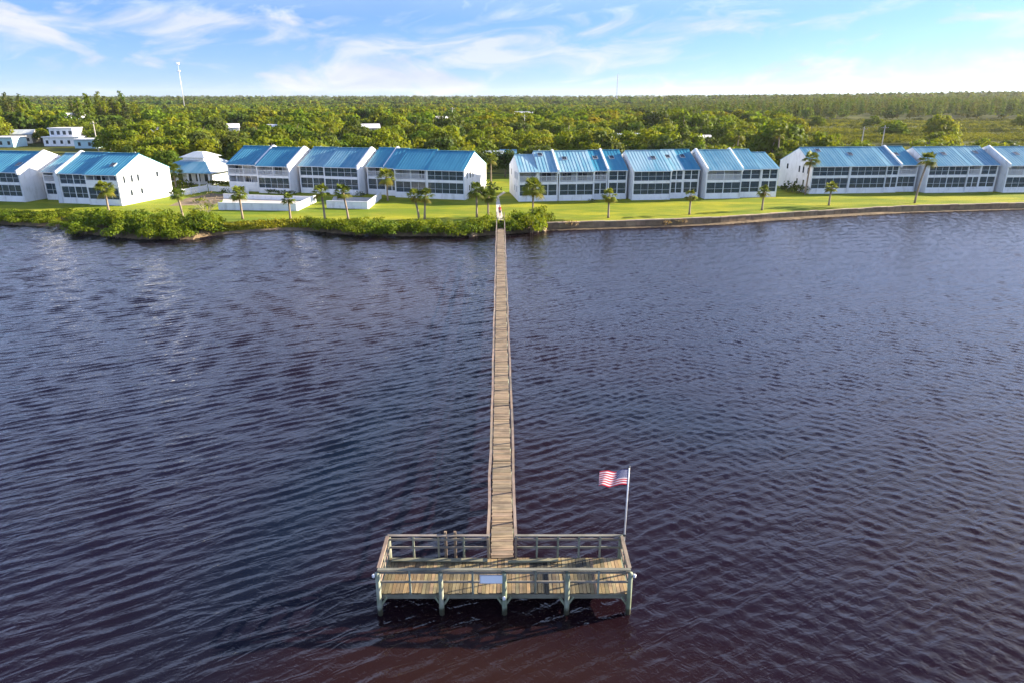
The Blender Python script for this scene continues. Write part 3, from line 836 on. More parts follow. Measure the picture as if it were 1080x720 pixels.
row_building('townhouse_row', (0, 212.5), (131, 217), [
    (-75, -30, 0, 's', 's', 'roof_blue', {}),
    (-29, 27, 0, 's', 's', 'roof_blue', {'fin': 'r', 'sky': [(.98-.12, .3)]}),
    (33, 61, 3.6, 's', 'b', 'roof_mid', {'dr': -.5, 'de': -.2}),
    (66, 96, .3, 's', 's', 'roof_blue', {'fin': 'l', 'pier': 'l'}),
    (97, 131, -.4, 's', 'w', 'roof_blue', {'sidewin': 'r', 'sky': [(.62, .38)]}),
], 'row of townhouses at far left with bright white gable end and deep blue roof')
row_building('townhouse_row', (242, 201.5), (491, 211), [
    (242, 274, .3, 'w', 'b', 'roof_blue', {'fin': 'r'}),
    (277, 311, -1.2, 's', 'b', 'roof_blue', {'fin': 'r'}),
    (315, 342, 1.0, 's', 's', 'roof_mid', {}),
    (342.4, 379, .3, 's', 's', 'roof_mid', {'fin': 'r'}),
    (382, 402, 2.6, 's', 'b', 'roof_blue', {'fin': 'r'}),
    (403, 417, 1.6, 's', 's', 'roof_blue', {}),
    (417.4, 451, -.1, 's', 'b', 'roof_blue', {}),
    (451.4, 491, -.3, 's', 's', 'roof_blue', {'sidewin': 'r', 'dr': -.15}),
], 'row of townhouses left of the pier with stepped blue roof and white gable end')
row_building('townhouse_row', (547, 213), (818, 208), [
    (547, 567, 0, 's', 'b', 'roof_faded', {'dr': -.6, 'sidewin': 'l'}),
    (567.3, 588, 0, 's', 'b', 'roof_faded', {'sky': [(.3, .75)], 'fin': 'r'}),
    (589, 626, 0, 's', 'b', 'roof_faded', {'sky': [(.25, .55)]}),
    (626.4, 641, .9, 's', 'b', 'roof_blue', {'sky': [(.4, .55)], 'fin': 'r', 'wall': 'greywall'}),
    (642, 662, 1.1, 's', 's', 'roof_blue', {'sky': [(.4, .55)]}),
    (665, 705, -.8, 's', 's', 'roof_faded', {'sky': [(.65, .55)]}),
    (705.4, 720, .5, 's', 's', 'roof_faded', {'sky': [(.25, .58)]}),
    (720.3, 737, .7, 's', 's', 'roof_blue', {'sky': [(.3, .58)]}),
    (741, 778, -.9, 's', 'b', 'roof_mid', {'fin': 'l'}),
    (779, 800, 0, 's', 's', 'roof_mid', {'fin': 'l'}),
    (800.2, 818, 0, 's', 's', 'roof_mid', {'dr': -.6}),
], 'row of townhouses right of the pier with faded patchy light blue roof')
row_building('townhouse_row', (853, 204.8), (1046, 202.3), [
    (853, 893, 0, 's', 's', 'roof_mid', {'sky': [(.42, .75)], 'sidewin': 'l'}),
    (893.4, 932, .1, 's', 's', 'roof_mid', {'sky': [(.2, .55)]}),
    (932.3, 946, .5, 's', 's', 'roof_mid', {'fin': 'r'}),
    (947, 968, 1.3, 's', 'b', 'roof_blue', {'sky': [(.3, .5)]}),
    (972, 1014, -.8, 's', 's', 'roof_mid', {'sky': [(.6, .55)]}),
    (1014.4, 1028, -.5, 's', 'b', 'roof_mid', {}),
    (1028.3, 1046, -.3, 's', 's', 'roof_mid', {'sky': [(.3, .6)]}),
    (1050, 1100, -1.8, 's', 'b', 'roof_mid', {'fin': 'l', 'sky': [(.4, .55)]}),
    (1101, 1150, -.8, 's', 's', 'roof_blue', {}),
], 'row of townhouses at far right running out of the picture, worn blue roof')

# clubhouse: hipped roof with cupola
def clubhouse():
    c = at_dist(214, 156, 1.0)
    r = empty('clubhouse', c, R(-12)); r.scale = (1.05, 1, .88); tag(r, 'low clubhouse with two tiered pale hipped roof between the left townhouse rows', 'clubhouse')
    m = MB(); m.box(-5.4, 5.4, -4.4, 6, 0, 3.2); m.build('wall', M['greywall'], r)
    for k in range(6):
        x = -6+12*k/5; m = MB(); m.box(x-.12, x+.12, -6.6, -6.36, .0, 3.0); m.build('porch_column', M['whitetrim'], r)
    for k in range(5):
        x = -4.6+k*2.05; m = MB(); m.box(x, x+1.1, -4.43, -4.405, .7, 2.5); w = m.build('window', M['glass'], r)
        m = MB(); m.box(x-.08, x, -4.46, -4.4, .6, 2.6); m.box(x+1.1, x+1.18, -4.46, -4.4, .6, 2.6); m.box(x-.08, x+1.18, -4.47, -4.4, 2.5, 2.6); m.box(x-.08, x+1.18, -4.47, -4.4, .6, .7); m.build('frame', M['whitetrim'], w)
    def hip(x0, x1, y0, y1, z0, ix, iy, z1, mat, name):
        m = MB(); a = [(x0, y0, z0), (x1, y0, z0), (x1, y1, z0), (x0, y1, z0)]; b = [(x0+ix, y0+iy, z1), (x1-ix, y0+iy, z1), (x1-ix, y1-iy, z1), (x0+ix, y1-iy, z1)]
        m.hexa(a+b); return m.build(name, M[mat], r)
    hip(-7, 7, -7, 8, 3.0, 4.4, 4.6, 5.6, 'roof_grey', 'roof')
    m = MB(); m.hexa([(-6.95, -7.06, 2.95), (6.95, -7.06, 2.95), (3.3, -3.0, 5.02), (-3.3, -3.0, 5.02), (-6.95, -7.05, 3.06), (6.95, -7.05, 3.06), (3.3, -2.95, 5.30), (-3.3, -2.95, 5.30)]); m.build('porch_roof', M['roof_mid'], r)
    m = MB(); m.box(-2.4, 2.4, -2.2, 3.2, 5.5, 6.3); m.build('cupola', M['white'], r)
    hip(-3.0, 3.0, -2.8, 3.8, 6.2, 2.0, 2.6, 7.4, 'roof_grey', 'cupola_roof')
clubhouse()

# ---------------------------------------------------------------- houses beyond
HOUSES = []
def house(px, Y, w, d, h, rise, label, roof='whiteroof', wall='white', rz=0, flat=False, z=1.0, name='house', clear=50):
    c = at_dist(px, Y, 1.0); r = empty(name, c, R(rz)); tag(r, label, 'house')
    HOUSES.append((px, Y, w, clear))
    m = MB(); m.box(-w/2, w/2, 0, d, 0, h); m.build('wall', M[wall], r)
    o = .4
    if flat:
        m = MB(); m.box(-w/2-.3, w/2+.3, -.5, d+.3, h+.003, h+.35); m.build('roof', M[roof], r)
    else:
        m = MB()
        m.hexa([(-w/2-o, -o, h-.1), (w/2+o, -o, h-.1), (w/2+o, d/2, h+rise), (-w/2-o, d/2, h+rise), (-w/2-o, -o, h+.05), (w/2+o, -o, h+.05), (w/2+o, d/2, h+rise+.15), (-w/2-o, d/2, h+rise+.15)])
        m.hexa([(-w/2-o, d/2, h+rise), (w/2+o, d/2, h+rise), (w/2+o, d+o, h-.1), (-w/2-o, d+o, h-.1), (-w/2-o, d/2, h+rise+.15), (w/2+o, d/2, h+rise+.15), (w/2+o, d+o, h+.05), (-w/2-o, d+o, h+.05)])
        m.build('roof', M[roof], r)
        m = MB()
        for x in (-w/2+.02, w/2-.14): m.quad([(x, 0, h), (x, d, h), (x, d/2, h+rise)]);
        m.build('gable', M[wall], r)
    n = max(2, int(w/2.6))
    for fl in range(max(1, int(h/2.8))):
        for k in range(n):
            x = -w/2+w*(k+.5)/n; m = MB(); m.box(x-.5, x+.5, -.04, -.01, fl*2.8+.9, fl*2.8+2.2); m.build('window', M['glass'], r)
    return r
house(22, 290, 9, 8, 3.6, 1.6, 'small cream house with pale hipped roof between the teal house and the large white house', roof='roof_grey', wall='wallcream', rz=12, clear=100)
house(155, 300, 9, 8, 4.2, 1.7, 'small white house glimpsed in the trees right of the large white house', rz=-20, clear=80)
house(392, 330, 8, 8, 4.4, 1.7, 'small pale-roofed house in the trees left of the white-roofed one', rz=15, clear=80, wall='wallcream')
r1 = house(66, 274, 14, 9, 3.2, 1, 'large white flat-roofed house with a second storey block behind the far left row', flat=True, clear=118)
m = MB(); m.box(-5.0, 4.0, 1.5, 8, 3.56, 6.4); m.build('upper_storey', M['white'], r1)
m = MB(); m.box(-5.3, 4.3, 1.1, 8.3, 6.4, 6.75); m.build('roof', M['whiteroof'], r1)
for k in range(4): m = MB(); x = -4.4+k*2.3; m.box(x, x+1.2, 1.44, 1.48, 4.2, 5.6); m.build('window', M['glass'], r1)
house(90, 262, 7.5, 7, 3.0, 1, 'low pale house with white flat roof beside the large white house', flat=True, wall='wallteal', clear=110)
house(2, 268, 9, 8, 3.4, 1, 'teal walled flat-roofed house at the left edge of the photo', flat=True, wall='wallteal', clear=110)
house(87, 420, 10, 9, 4.5, 4.6, 'house with steep bright white roof rising from the trees at left', rz=58, clear=75)
house(55, 400, 10, 8, 4.2, 2.4, 'pale house with dark red roof among the trees at left', roof='redroof', rz=-15, clear=70)
house(245, 330, 7, 7, 4.6, 1.6, 'small pale house in the trees behind the clubhouse', rz=20, clear=90)
house(288, 320, 8, 8, 4.6, 1.6, 'pale grey house in the trees behind the left townhouse row', wall='greywall', rz=-10, clear=85)
house(472, 430, 11, 9, 4.6, 2.4, 'white-roofed house in the trees behind the row left of the pier', rz=25, clear=110)
house(552, 560, 14, 9, 5.2, 2.0, 'far pale house with white roof in the trees beyond the pier', rz=-8, clear=150)
house(668, 262, 11, 7, 3.8, 1.3, 'house with long pale roof just behind the row right of the pier', roof='roof_grey', wall='wallcream', rz=6, clear=42)
house(630, 258, 11, 7, 3.4, 1.2, 'cream walled house partly hidden by trees behind the faded blue roofs', roof='whiteroof', wall='wallcream', rz=-4, clear=40)
house(741, 256, 7, 6, 3.6, 1.2, 'small brownish cream house behind the row right of the pier', wall='brown', rz=8, clear=42)
house(521, 190, 5, 5, 3.0, 1.0, 'small brown shed in the gap between the two middle rows', wall='brown', roof='roof_grey', rz=0, name='shed')
house(536, 195, 4, 5, 3.0, 1.0, 'small blue shed in the gap beside the row right of the pier', wall='wallteal', roof='roof_mid', rz=0, name='shed')

# ---------------------------------------------------------------- towers and poles
def mast_pole():
    b = at_dist(195.5, 880, 1.0); r = empty('mobile_mast', b); tag(r, 'tall white tapering mast with antenna clusters rising from the left wood', 'mast')
    H = 57.0
    m = MB(); m.tube([(0, 0, 0), (0, 0, H*.5), (0, 0, H)], [.55, .38, .22], 12); m.build('pole', M['metal'], r, True)
    for z, rr in ((H-1.5, 1.3), (H-9.5, 1.1)):
        m = MB(); m.tube([(0, 0, z-.4), (0, 0, z+.4)], [rr, rr], 12); m.build('platform', M['steel'], r)
        for k in range(9):
            a = 2*PI*k/9; x, y = math.cos(a)*(rr+.3), math.sin(a)*(rr+.3)
            m = MB(); m.box(x-.16, x+.16, y-.16, y+.16, z-.8, z+(1.6 if z > H-3 else .9)); m.build('antenna', M['lampw'], r)
mast_pole()
def lattice():
    b = at_dist(650, 1500, 1.0); r = empty('lattice_mast', b); tag(r, 'thin lattice mast standing on the horizon right of centre', 'mast')
    H, w = 63, 1.5
    for sx, sy in ((-1, -1), (1, -1), (0, 1)):
        m = MB(); m.tube([(sx*w, sy*w, 0), (sx*w*.5, sy*w*.5, H)], [.28, .2], 6); m.build('leg', M['steel'], r)
    m = MB()
    for k in range(21):
        z0, z1 = H*k/21, H*(k+1)/21; f0, f1 = 1-.5*k/21, 1-.5*(k+1)/21; s = 1 if k % 2 else -1
        m.bar((-s*w*f0, -w*f0, z0), (s*w*f1, -w*f1, z1), .16, .16); m.bar((-s*w*f0, -w*f0, z0), (0, w*f1, z1), .16, .16); m.bar((s*w*f0, -w*f0, z0), (0, w*f1, z1), .16, .16)
    m.build('brace', M['steel'], r)
lattice()
def utility_pole(px, Y, h, label):
    r = empty('utility_pole', at_dist(px, Y, 1.0)); tag(r, label, 'pole', 'utility poles')
    m = MB(); m.tube([(0, 0, 0), (0, 0, h)], [.2, .13], 8); m.build('pole', M['concrete'], r)
    m = MB(); m.bar((-1.1, 0, h-.8), (1.1, 0, h-.8), .12, .14); m.build('crossarm', M['brown'], r)
    m = MB()
    for x in (-1, -.4, .4, 1): m.tube([(x, 0, h-.73), (x, 0, h-.55)], .05, 6)
    m.build('insulator', M['lampw'], r)
utility_pole(906, 215, 9.5, 'pale utility pole behind the far right row, nearer the pier')
utility_pole(928, 225, 9.5, 'pale utility pole behind the far right row, further from the pier')
utility_pole(478, 300, 14, 'tall pale utility pole in the trees left of the pier line')
utility_pole(553, 300, 11, 'pale utility pole in the trees just right of the pier line')
utility_pole(104, 250, 10, 'pale utility pole beside the white houses at far left')

# ---------------------------------------------------------------- seawall, pool walls, fence, paths
def seawall():
    r = empty('seawall', S[WALL_FROM]); tag(r, 'long brown stained seawall with paler cap along the right shore', 'seawall')
    w, c = MB(), MB()
    pts = [S[i] - S[WALL_FROM] for i in range(WALL_FROM, len(S))]
    for a, b in zip(pts[:-1], pts[1:]):
        n = max(1, int((b-a).length/1.5))
        for k in range(n):
            p, q = a.lerp(b, k/n), a.lerp(b, (k+1)/n); d = random.uniform(-.03, .03); dz = random.uniform(-.05, .04)
            t = tint_board(.7, 1.3)
            w.hexa([(p.x, p.y+d, -1), (q.x, q.y+d, -1), (q.x, q.y+.3, -1), (p.x, p.y+.3, -1), (p.x, p.y+d, .9+dz), (q.x, q.y+d, .9+dz), (q.x, q.y+.3, .9+dz), (p.x, p.y+.3, .9+dz)], t)
            t = tint_board(.75, 1.15); e = random.uniform(-.02, .02)
            c.hexa([(p.x, p.y-.1+e, .905+dz), (q.x-.02, q.y-.1+e, .905+dz), (q.x-.02, q.y+.5, .905+dz), (p.x, p.y+.5, .905+dz), (p.x, p.y-.1+e, 1.05+dz), (q.x-.02, q.y-.1+e, 1.05+dz), (q.x-.02, q.y+.5, 1.05+dz), (p.x, p.y+.5, 1.05+dz)], t)
    M['seawall_t'] = mat_plain('seawall_stone', (.22, .15, .08), .85, .35, .8, stain=(.07, .05, .03), stain_amt=.7, tint=True)
    M['seacap_t'] = mat_plain('seawall_capstone', (.36, .27, .17), .85, .2, .6, stain=(.2, .14, .08), tint=True)
    w.build('wall', M['seawall_t'], r); c.build('cap', M['seacap_t'], r)
seawall()
def poly_sheet(pxs, z, name, mat):
    m = MB(); m.quad([P(x, y, z) for x, y in pxs]); tag(m.build(name, mat), kind='structure')
poly_sheet([(313, 221.5), (232, 220.8), (236, 208), (333, 213)], 1.012, 'pool_deck', M['concrete'])
poly_sheet([(346, 219), (388, 220), (401, 209), (352, 207.5)], 1.012, 'pool_terrace', M['concrete'])
poly_sheet([(178, 217.5), (226, 216), (243, 206), (224, 204), (196, 209.5)], 1.008, 'sandy_path', M['sand'])
poly_sheet([(523.5, 232), (531, 232), (526.2, 208), (523.2, 208)], 1.010, 'footpath', M['concrete'])
poly_sheet([(523.2, 208), (526.2, 208), (533.5, 203.2), (531, 202.4)], 1.016, 'footpath_bend', M['concrete'])
def low_wall(pxs, h, label):
    pts = [P(x, y, 1.0) for x, y in pxs]; o = pts[0]
    r = empty('garden_wall', o); tag(r, label, 'wall')
    w, c = MB(), MB()
    for a, b in zip(pts[:-1], pts[1:]):
        a = a-o; b = b-o
        w.bar(a+Vector((0, 0, h/2)), b+Vector((0, 0, h/2)), .18, h); c.bar(a+Vector((0, 0, h+.045)), b+Vector((0, 0, h+.045)), .28, .08)
    w.build('wall', M['white'], r); c.build('coping', M['whitetrim'], r)
low_wall([(231, 221.5), (313, 222.7), (333, 213.5)], 1.15, 'long low white wall round the pool deck left of the palms')
low_wall([(345, 219.5), (388, 220.8), (402, 209.5)], 1.15, 'short low white wall enclosing the terrace left of the pier row')
low_wall([(236, 209), (290, 211), (330, 212)], .7, 'low white inner wall at the back of the pool deck')
def fence(pxs, h, label):
    pts = [P(x, y, 1.0) for x, y in pxs]; o = pts[0]
    r = empty('picket_fence', o); tag(r, label, 'fence')
    pk = MB()
    for a, b in zip(pts[:-1], pts[1:]):
        a = a-o; b = b-o; n = int((b-a).length/.16)
        for k in range(n):
            p = a.lerp(b, k/n); pk.box(p.x-.045, p.x+.045, p.y-.015, p.y+.015, .08, h)
        np_ = max(1, int((b-a).length/2.4))
        for k in range(np_+1):
            p = a.lerp(b, k/np_); m = MB(); m.box(p.x-.08, p.x+.08, p.y-.08, p.y+.08, 0, h+.1); m.build('post', M['whitetrim'], r)
        for z in (.3, h-.2):
            m = MB(); m.bar(a+Vector((0, .03, z)), b+Vector((0, .03, z)), .04, .1); m.build('rail', M['whitetrim'], r)
    pk.build('pickets', M['whitetrim'], r)
fence([(193, 207), (219, 202)], 1.25, 'white picket fence slanting up from the far left gable end')
fence([(221, 202), (262, 205.5)], 1.2, 'white picket fence in front of the clubhouse')

# ---------------------------------------------------------------- plants
def make_bush(seed, Rad, H, nb, per, size, mat, name='mangrove_bush'):
    rng = np.random.default_rng(seed)
    V, T_ = broad_crown(rng, Rad, H, nb, per, size, .15)
    return cards_mesh('foliage', V, T_, mat)
def stems(seed, H):
    rng = np.random.default_rng(seed); m = MB()
    for k in range(6):
        a = rng.uniform(0, 2*PI); q = rng.uniform(.2, .9)
        m.tube([(math.cos(a)*q*.4, math.sin(a)*q*.4, -.7), (math.cos(a)*q, math.sin(a)*q, H*.6)], [.05, .025], 5)
    return m.mesh('stems', M['bark'])
mang = [(make_bush(100+k, 2.2, 2.1, 20, 70, .15, M['leaf_mangrove']), stems(200+k, 1.8)) for k in range(5)]
def bush(loc, sx, sz, label, group, name='mangrove_bush', cat='bush', k=None, src=mang):
    f, s = src[random.randrange(len(src)) if k is None else k]
    r = empty(name, loc, random.uniform(0, 6.28)); tag(r, label, cat, group)
    r.scale = (sx, sx*random.uniform(.85, 1.15), sz)
    link('foliage', f, r); link('stems', s, r); return r
def shore_y(px):
    for (x0, y0), (x1, y1) in zip(SHORE[:-1], SHORE[1:]):
        if x0 <= px <= x1: return y0+(y1-y0)*(px-x0)/(x1-x0)
def place_bushes(x0, x1, n, depth_lo, depth_hi, sx, sz, label, group, z=.35):
    for k in range(n):
        px = x0+(x1-x0)*(k+random.uniform(.1, .9))/n
        p = P(px, shore_y(px), 0); p.y += random.uniform(depth_lo, depth_hi); p.z = z if p.y-P(px, shore_y(px), 0).y < 2 else .9
        bush(p, sx*random.uniform(.75, 1.25), sz*random.uniform(.7, 1.2), label, group)
random.seed(21)
place_bushes(-12, 95, 22, -1.1, 4.6, .8, .62, 'low green bush in the bank hedge at the far left shore', 'bushes along the far left bank')
place_bushes(80, 222, 28, -1.4, 4.3, 1.05, 1.12, 'rounded yellow-green mangrove bush in the big shore clump at left', 'mangrove bushes in the left clump')
place_bushes(90, 205, 14, 4.0, 7.5, .95, 1.0, 'rounded yellow-green mangrove bush in the big shore clump at left', 'mangrove bushes in the left clump')
place_bushes(326, 524, 30, -1.2, 2.4, .85, .88, 'green mangrove bush in the long shore hedge left of the pier', 'mangrove bushes left of the pier')
place_bushes(350, 515, 8, 2.0, 3.8, .65, .5, 'green mangrove bush in the long shore hedge left of the pier', 'mangrove bushes left of the pier')
place_bushes(535, 574, 9, -1.2, 3.0, .9, 1.1, 'green mangrove bush at the shore just right of the pier', 'mangrove bushes right of the pier')
# low rough grass at the bank between the clumps
def shore_grass():
    rng = np.random.default_rng(77); cen = []
    for k in range(2600):
        px = rng.uniform(222, 332) if k < 2000 else rng.uniform(-20, 90)
        p = P(px, shore_y(px), 0); p.y += abs(rng.normal(0, 1.1))+.25; cen.append((p.x, p.y, min(1.05, .12+.42*(p.y-P(px, shore_y(px), 0).y))+rng.uniform(0, .2)))
    cen = np.array(cen); nor = np.tile(np.array([[0.2, -.7, .5]]), (len(cen), 1))
    V = cards(cen, nor, .22, rng, .5); T_ = rng.uniform(.7, 1.25, (len(cen), 1))*np.ones((1, 3))
    o = link('shore_grass', cards_mesh('shore_grass', V, T_, M['leaf_scrub'])); tag(o, 'rough yellow-green grass along the low left bank', 'grass', kind='stuff')
shore_grass()
# dead, pinkish shrubs at the seawall foot
dry = [(make_bush(300+k, 1.5, 1.0, 10, 30, .16, M['leaf_dry']), stems(310+k, .8)) for k in range(2)]
for px, dy, s, lab in ((600, -.2, 1.05, 'dry brownish shrub at the seawall nearest the pier'), (704, -.3, .75, 'dry pinkish shrub at the seawall below the middle palm, left one'), (717, -.3, .8, 'dry pinkish shrub at the seawall below the middle palm, right one')):
    p = P(px, shore_y(px), 0); p.y += dy; p.z = .25; bush(p, s, s*.95, lab, None, 'dry_shrub', 'shrub', src=dry)
# rocks at the end of the mangroves
for px, lab in ((563, 'brown rock at the waterline right of the pier, left one'), (570, 'brown rock at the waterline right of the pier, right one'), (499, 'pale rock at the waterline left of the pier')):
    p = P(px, shore_y(px)+.6, 0); rng = np.random.default_rng(int(px)); m = MB()
    import bmesh
    bm = bmesh.new(); bmesh.ops.create_icosphere(bm, subdivisions=3, radius=.75)
    for v in bm.verts:
        v.co *= 1+.18*math.sin(v.co.x*5+px)+.15*math.sin(v.co.y*7+v.co.z*4); v.co.z *= .6
    me = bpy.data.meshes.new('rock'); bm.to_mesh(me); bm.free(); me.materials.append(M['rock'])
    o = link('rock', me); o.location = (p.x, p.y, .15); tag(o, lab, 'rock')

# hedges and shrubs near the houses
shr = [(make_bush(400+k, 1.4, 1.3, 14, 36, .16, M['leaf_dark']), stems(410+k, 1)) for k in range(2)]
shry = [(make_bush(420+k, 1.5, 1.5, 14, 36, .18, M['leaf_yellow']), stems(430+k, 1)) for k in range(2)]
for lab, x0, x1, y0, y1, n, sc_ in (('dark green clipped hedge in front of the clubhouse', 221, 243, 196.5, 197.5, 9, 1.0), ('low dark hedge at the foot of the second house left of the pier row', 281, 312, 204.2, 206, 10, .6)):
    r = empty('hedge', P(x0, y0, 1.0)); tag(r, lab, 'hedge')
    VS, TS = [], []
    rng = np.random.default_rng(int(x0)); o = P(x0, y0, 1.0)
    cs = []; rs = []
    for k in range(n*3):
        q = P(x0+(x1-x0)*(k+.5)/(n*3), y0+(y1-y0)*(k+.5)/(n*3), 1.0)-o; cs.append((q.x, q.y+rng.uniform(-.2, .2), .55*sc_+rng.uniform(-.1, .25))); rs.append(.75*sc_)
    V, T_ = blob_cards(cs, rs, 60, .14, rng); link('foliage', cards_mesh('foliage', V, T_, M['leaf_dark']), r)
for k, (px, py, s, src, lab) in enumerate(((189, 198.5, 1.5, shry, 'yellow-green shrub between the far left gable end and the clubhouse'), (198, 197.5, 1.2, shr, 'dark shrub beside the clubhouse porch'),
        (212, 214, .8, shry, 'straggly shrub on the sandy patch left of the pool deck'), (237, 204.5, .8, shr, 'dark shrub at the clubhouse end of the fence'), (219, 220, .9, shry, 'low shrub at the base of the bare tree'),
        (252, 206.5, .9, shr, 'dark shrub at the left end of the pool wall'), (508, 207, 1.6, shr, 'dark bush beside the footpath behind the pier palms'), (516, 203, 1.8, shr, 'taller dark bush beside the footpath bend'),
        (366, 206.5, .6, shr, 'small dark bush by the porch of the row left of the pier'), (379, 207.5, .8, shr, 'small rounded bush at the house corner left of the pier row'), (841, 203.5, 1.9, shr, 'dark bush against the end wall of the far right row'),
        (833, 202.5, 1.6, shr, 'dark bush in the gap before the far right row'), (624, 213.5, .7, shr, 'low dark shrub at the recess of the row right of the pier'))):
    bush(P(px, py, 1.0), s, s, lab, None, 'shrub', 'shrub', k % 2, src)

# bare pale tree on the lawn at left
def bare_tree():
    rng = np.random.default_rng(9); r = empty('bare_tree', P(221.5, 232, 1.0)); tag(r, 'leafless pale branching tree on the lawn behind the left mangroves', 'tree')
    m = MB()
    def grow(p, d, l, rad, depth):
        q = p+d*l; m.tube([p, q], [rad, rad*.7], 6, cap=False)
        if depth == 0: return
        for k in range(3 if depth > 1 else 4):
            e = (d+Vector(rng.normal(0, .42, 3))).normalized(); e.z = abs(e.z)*.8+.15; grow(q, e.normalized(), l*rng.uniform(.6, .85), rad*.62, depth-1)
    for k in range(3): grow(Vector((rng.normal(0, .15), rng.normal(0, .15), -.1)), Vector((rng.normal(0, .25), rng.normal(0, .25), 1)).normalized(), 1.25, .05, 4)
    M['palewood'] = mat_plain('pale_bare_wood', (.46, .38, .26), .9, .15, 2)
    m.build('branches', M['palewood'], r)
    V, T_ = blob_cards([(rng.normal(0, .9), rng.normal(0, .9), rng.uniform(2.2, 4)) for k in range(10)], [.5]*10, 22, .09, rng, .9, .9)
    link('twigs', cards_mesh('twigs', V, T_, M['leaf_dry']), r)
bare_tree()

# palms -----------------------------------------------------------------------
def palm_meshes(seed, nf, fl, droop, trunk_h, bend, mat=None):
    """cabbage palm: fan fronds on arching stalks; crown mesh has its origin at the trunk top"""
    rng = np.random.default_rng(seed); V, T_ = [], []
    for k in range(nf):
        az = 2.4*k+rng.uniform(-.3, .3); el = rng.uniform(-.75, 1.35) if k > 4 else rng.uniform(.7, 1.4)
        d = np.array([math.cos(az)*math.cos(el), math.sin(az)*math.cos(el), math.sin(el)])
        L_ = fl*rng.uniform(.85, 1.25); c = d*L_*.5+np.array([0, 0, -.05])
        side = np.cross(d, [0, 0, 1]); side /= np.linalg.norm(side)+1e-6; upv = np.cross(side, d)
        tint = rng.uniform(.75, 1.2)*np.array([1, 1, 1.]) if el > -.35 else np.array([1.35, 1.05, 1.2])*rng.uniform(.55, .9)
        st0, st1 = d*.1, c
        V.append([st0-side*.02, st0+side*.02, st1+side*.02, st1-side*.02]); T_.append(tint*.8)
        nl = 13
        for j in range(nl):
            f = (j/(nl-1)-.5)*2; a = f*1.45
            ld = d*math.cos(a)+side*math.sin(a); ll = L_*.56*(1-.25*abs(f))
            mid = c+ld*ll*.55+upv*.03; tip = c+ld*ll+np.array([0, 0, -droop*ll*(.35+.3*abs(f))])
            w = side*math.cos(a)*.07-d*math.sin(a)*.07
            V.append([c, mid+w, tip, mid-w]); T_.append(tint*rng.uniform(.85, 1.15))
    crown = cards_mesh('crown', np.array(V), np.array(T_), mat or M['leaf_palm'])
    m = MB(); pts = [(bend*(k/6)**1.6, 0, trunk_h*k/6) for k in range(7)]
    m.tube(pts, [.21, .17, .155, .15, .15, .16, .19], 9)
    for k in range(14):    # old leaf bases under the crown
        a = k*2.4; z = trunk_h*(.86+.01*k); b = bend*(z/trunk_h)**1.6
        m.bar((b+math.cos(a)*.12, math.sin(a)*.12, z-.15), (b+math.cos(a)*.27, math.sin(a)*.27, z+.18), .09, .03)
    return crown, m.mesh('trunk', M['palmbark'], True)
PALMV = {}
def palm(px, py, h, fr, nf, label, bend=0.0, name='palm_tree', Y=None, seed=None, droop=1.0, rz=None, group=None, mat=None):
    base = P(px, py, 1.0) if Y is None else at_dist(px, Y, 1.0)
    c, t = palm_meshes(int(px*7+py) if seed is None else seed, nf, fr, droop, h, bend, mat)
    r = empty(name, base, 0 if rz is None else rz); tag(r, label, 'palm tree', group)
    link('trunk', t, r); o = link('crown', c, r); o.location = (bend, 0, h+.05); return r
palm(115, 224, 3.6, 1.75, 40, 'full yellow-green palm in front of the far left white gable end')
palm(193.5, 232, 3.8, 1.3, 18, 'thin sparse brownish palm behind the left mangrove clump', bend=-.35)
palm(256, 231.5, 3.9, 1.45, 30, 'tidy green palm on the lawn in front of the pool wall', bend=-.1)
palm(306.5, 232, 3.1, 1.15, 24, 'smaller slim palm at the right corner of the pool wall')
palm(343, 234, 4.4, 1.5, 30, 'leaning palm by the terrace wall, left of the close pair', bend=-.2)
palm(367.5, 233, 4.3, 1.45, 32, 'leaning palm by the terrace wall, right of the close pair', bend=-.55)
palm(409, 212, 4.2, 1.9, 40, 'bushy golden palm against the row left of the pier', droop=.8)
palm(442, 232, 3.6, 1.35, 28, 'slim palm leaning left in the crossing pair left of the pier', bend=-.65)
palm(448, 232, 3.6, 1.4, 28, 'slim palm leaning right in the crossing pair left of the pier', bend=.3)
palm(503, 229.5, 4.1, 1.55, 38, 'dense palm nearest the pier on its left')
palm(515, 228.5, 3.2, 1.5, 44, 'short bushy golden palm beside the footpath at the pier end')
palm(562, 229, 4.3, 2.0, 54, 'large full palm on the lawn just right of the pier')
palm(641.5, 230, 3.3, 1.35, 26, 'palm with thick pale trunk in front of the faded blue roof row', bend=.0)
palm(727, 226.5, 3.0, 1.05, 22, 'smaller palm on the lawn in the middle of the right row')
palm(803.5, 222, 3.1, 1.2, 26, 'palm on the lawn at the right end of the faded roof row')
palm(874, 217, 3.0, 1.25, 24, 'small palm on the lawn near the left end of the far right row')
palm(964.5, 214.5, 7.4, 1.75, 40, 'tall palm with golden crown rising before the far right row', bend=.9)
palm(849, 205.5, 6.7, 1.7, 36, 'tall palm against the left end wall of the far right row', bend=.25)
palm(186, 0, 3.3, 2.2, 44, 'broad yellowish palm behind the far left gable end', Y=143, droop=.8)
palm(518, 0, 5.2, 1.6, 34, 'palm with dry fronds in the gap between the two middle rows', Y=152)
palm(508, 0, 4.4, 1.5, 30, 'green palm beside the shed in the gap between the two middle rows', Y=148)
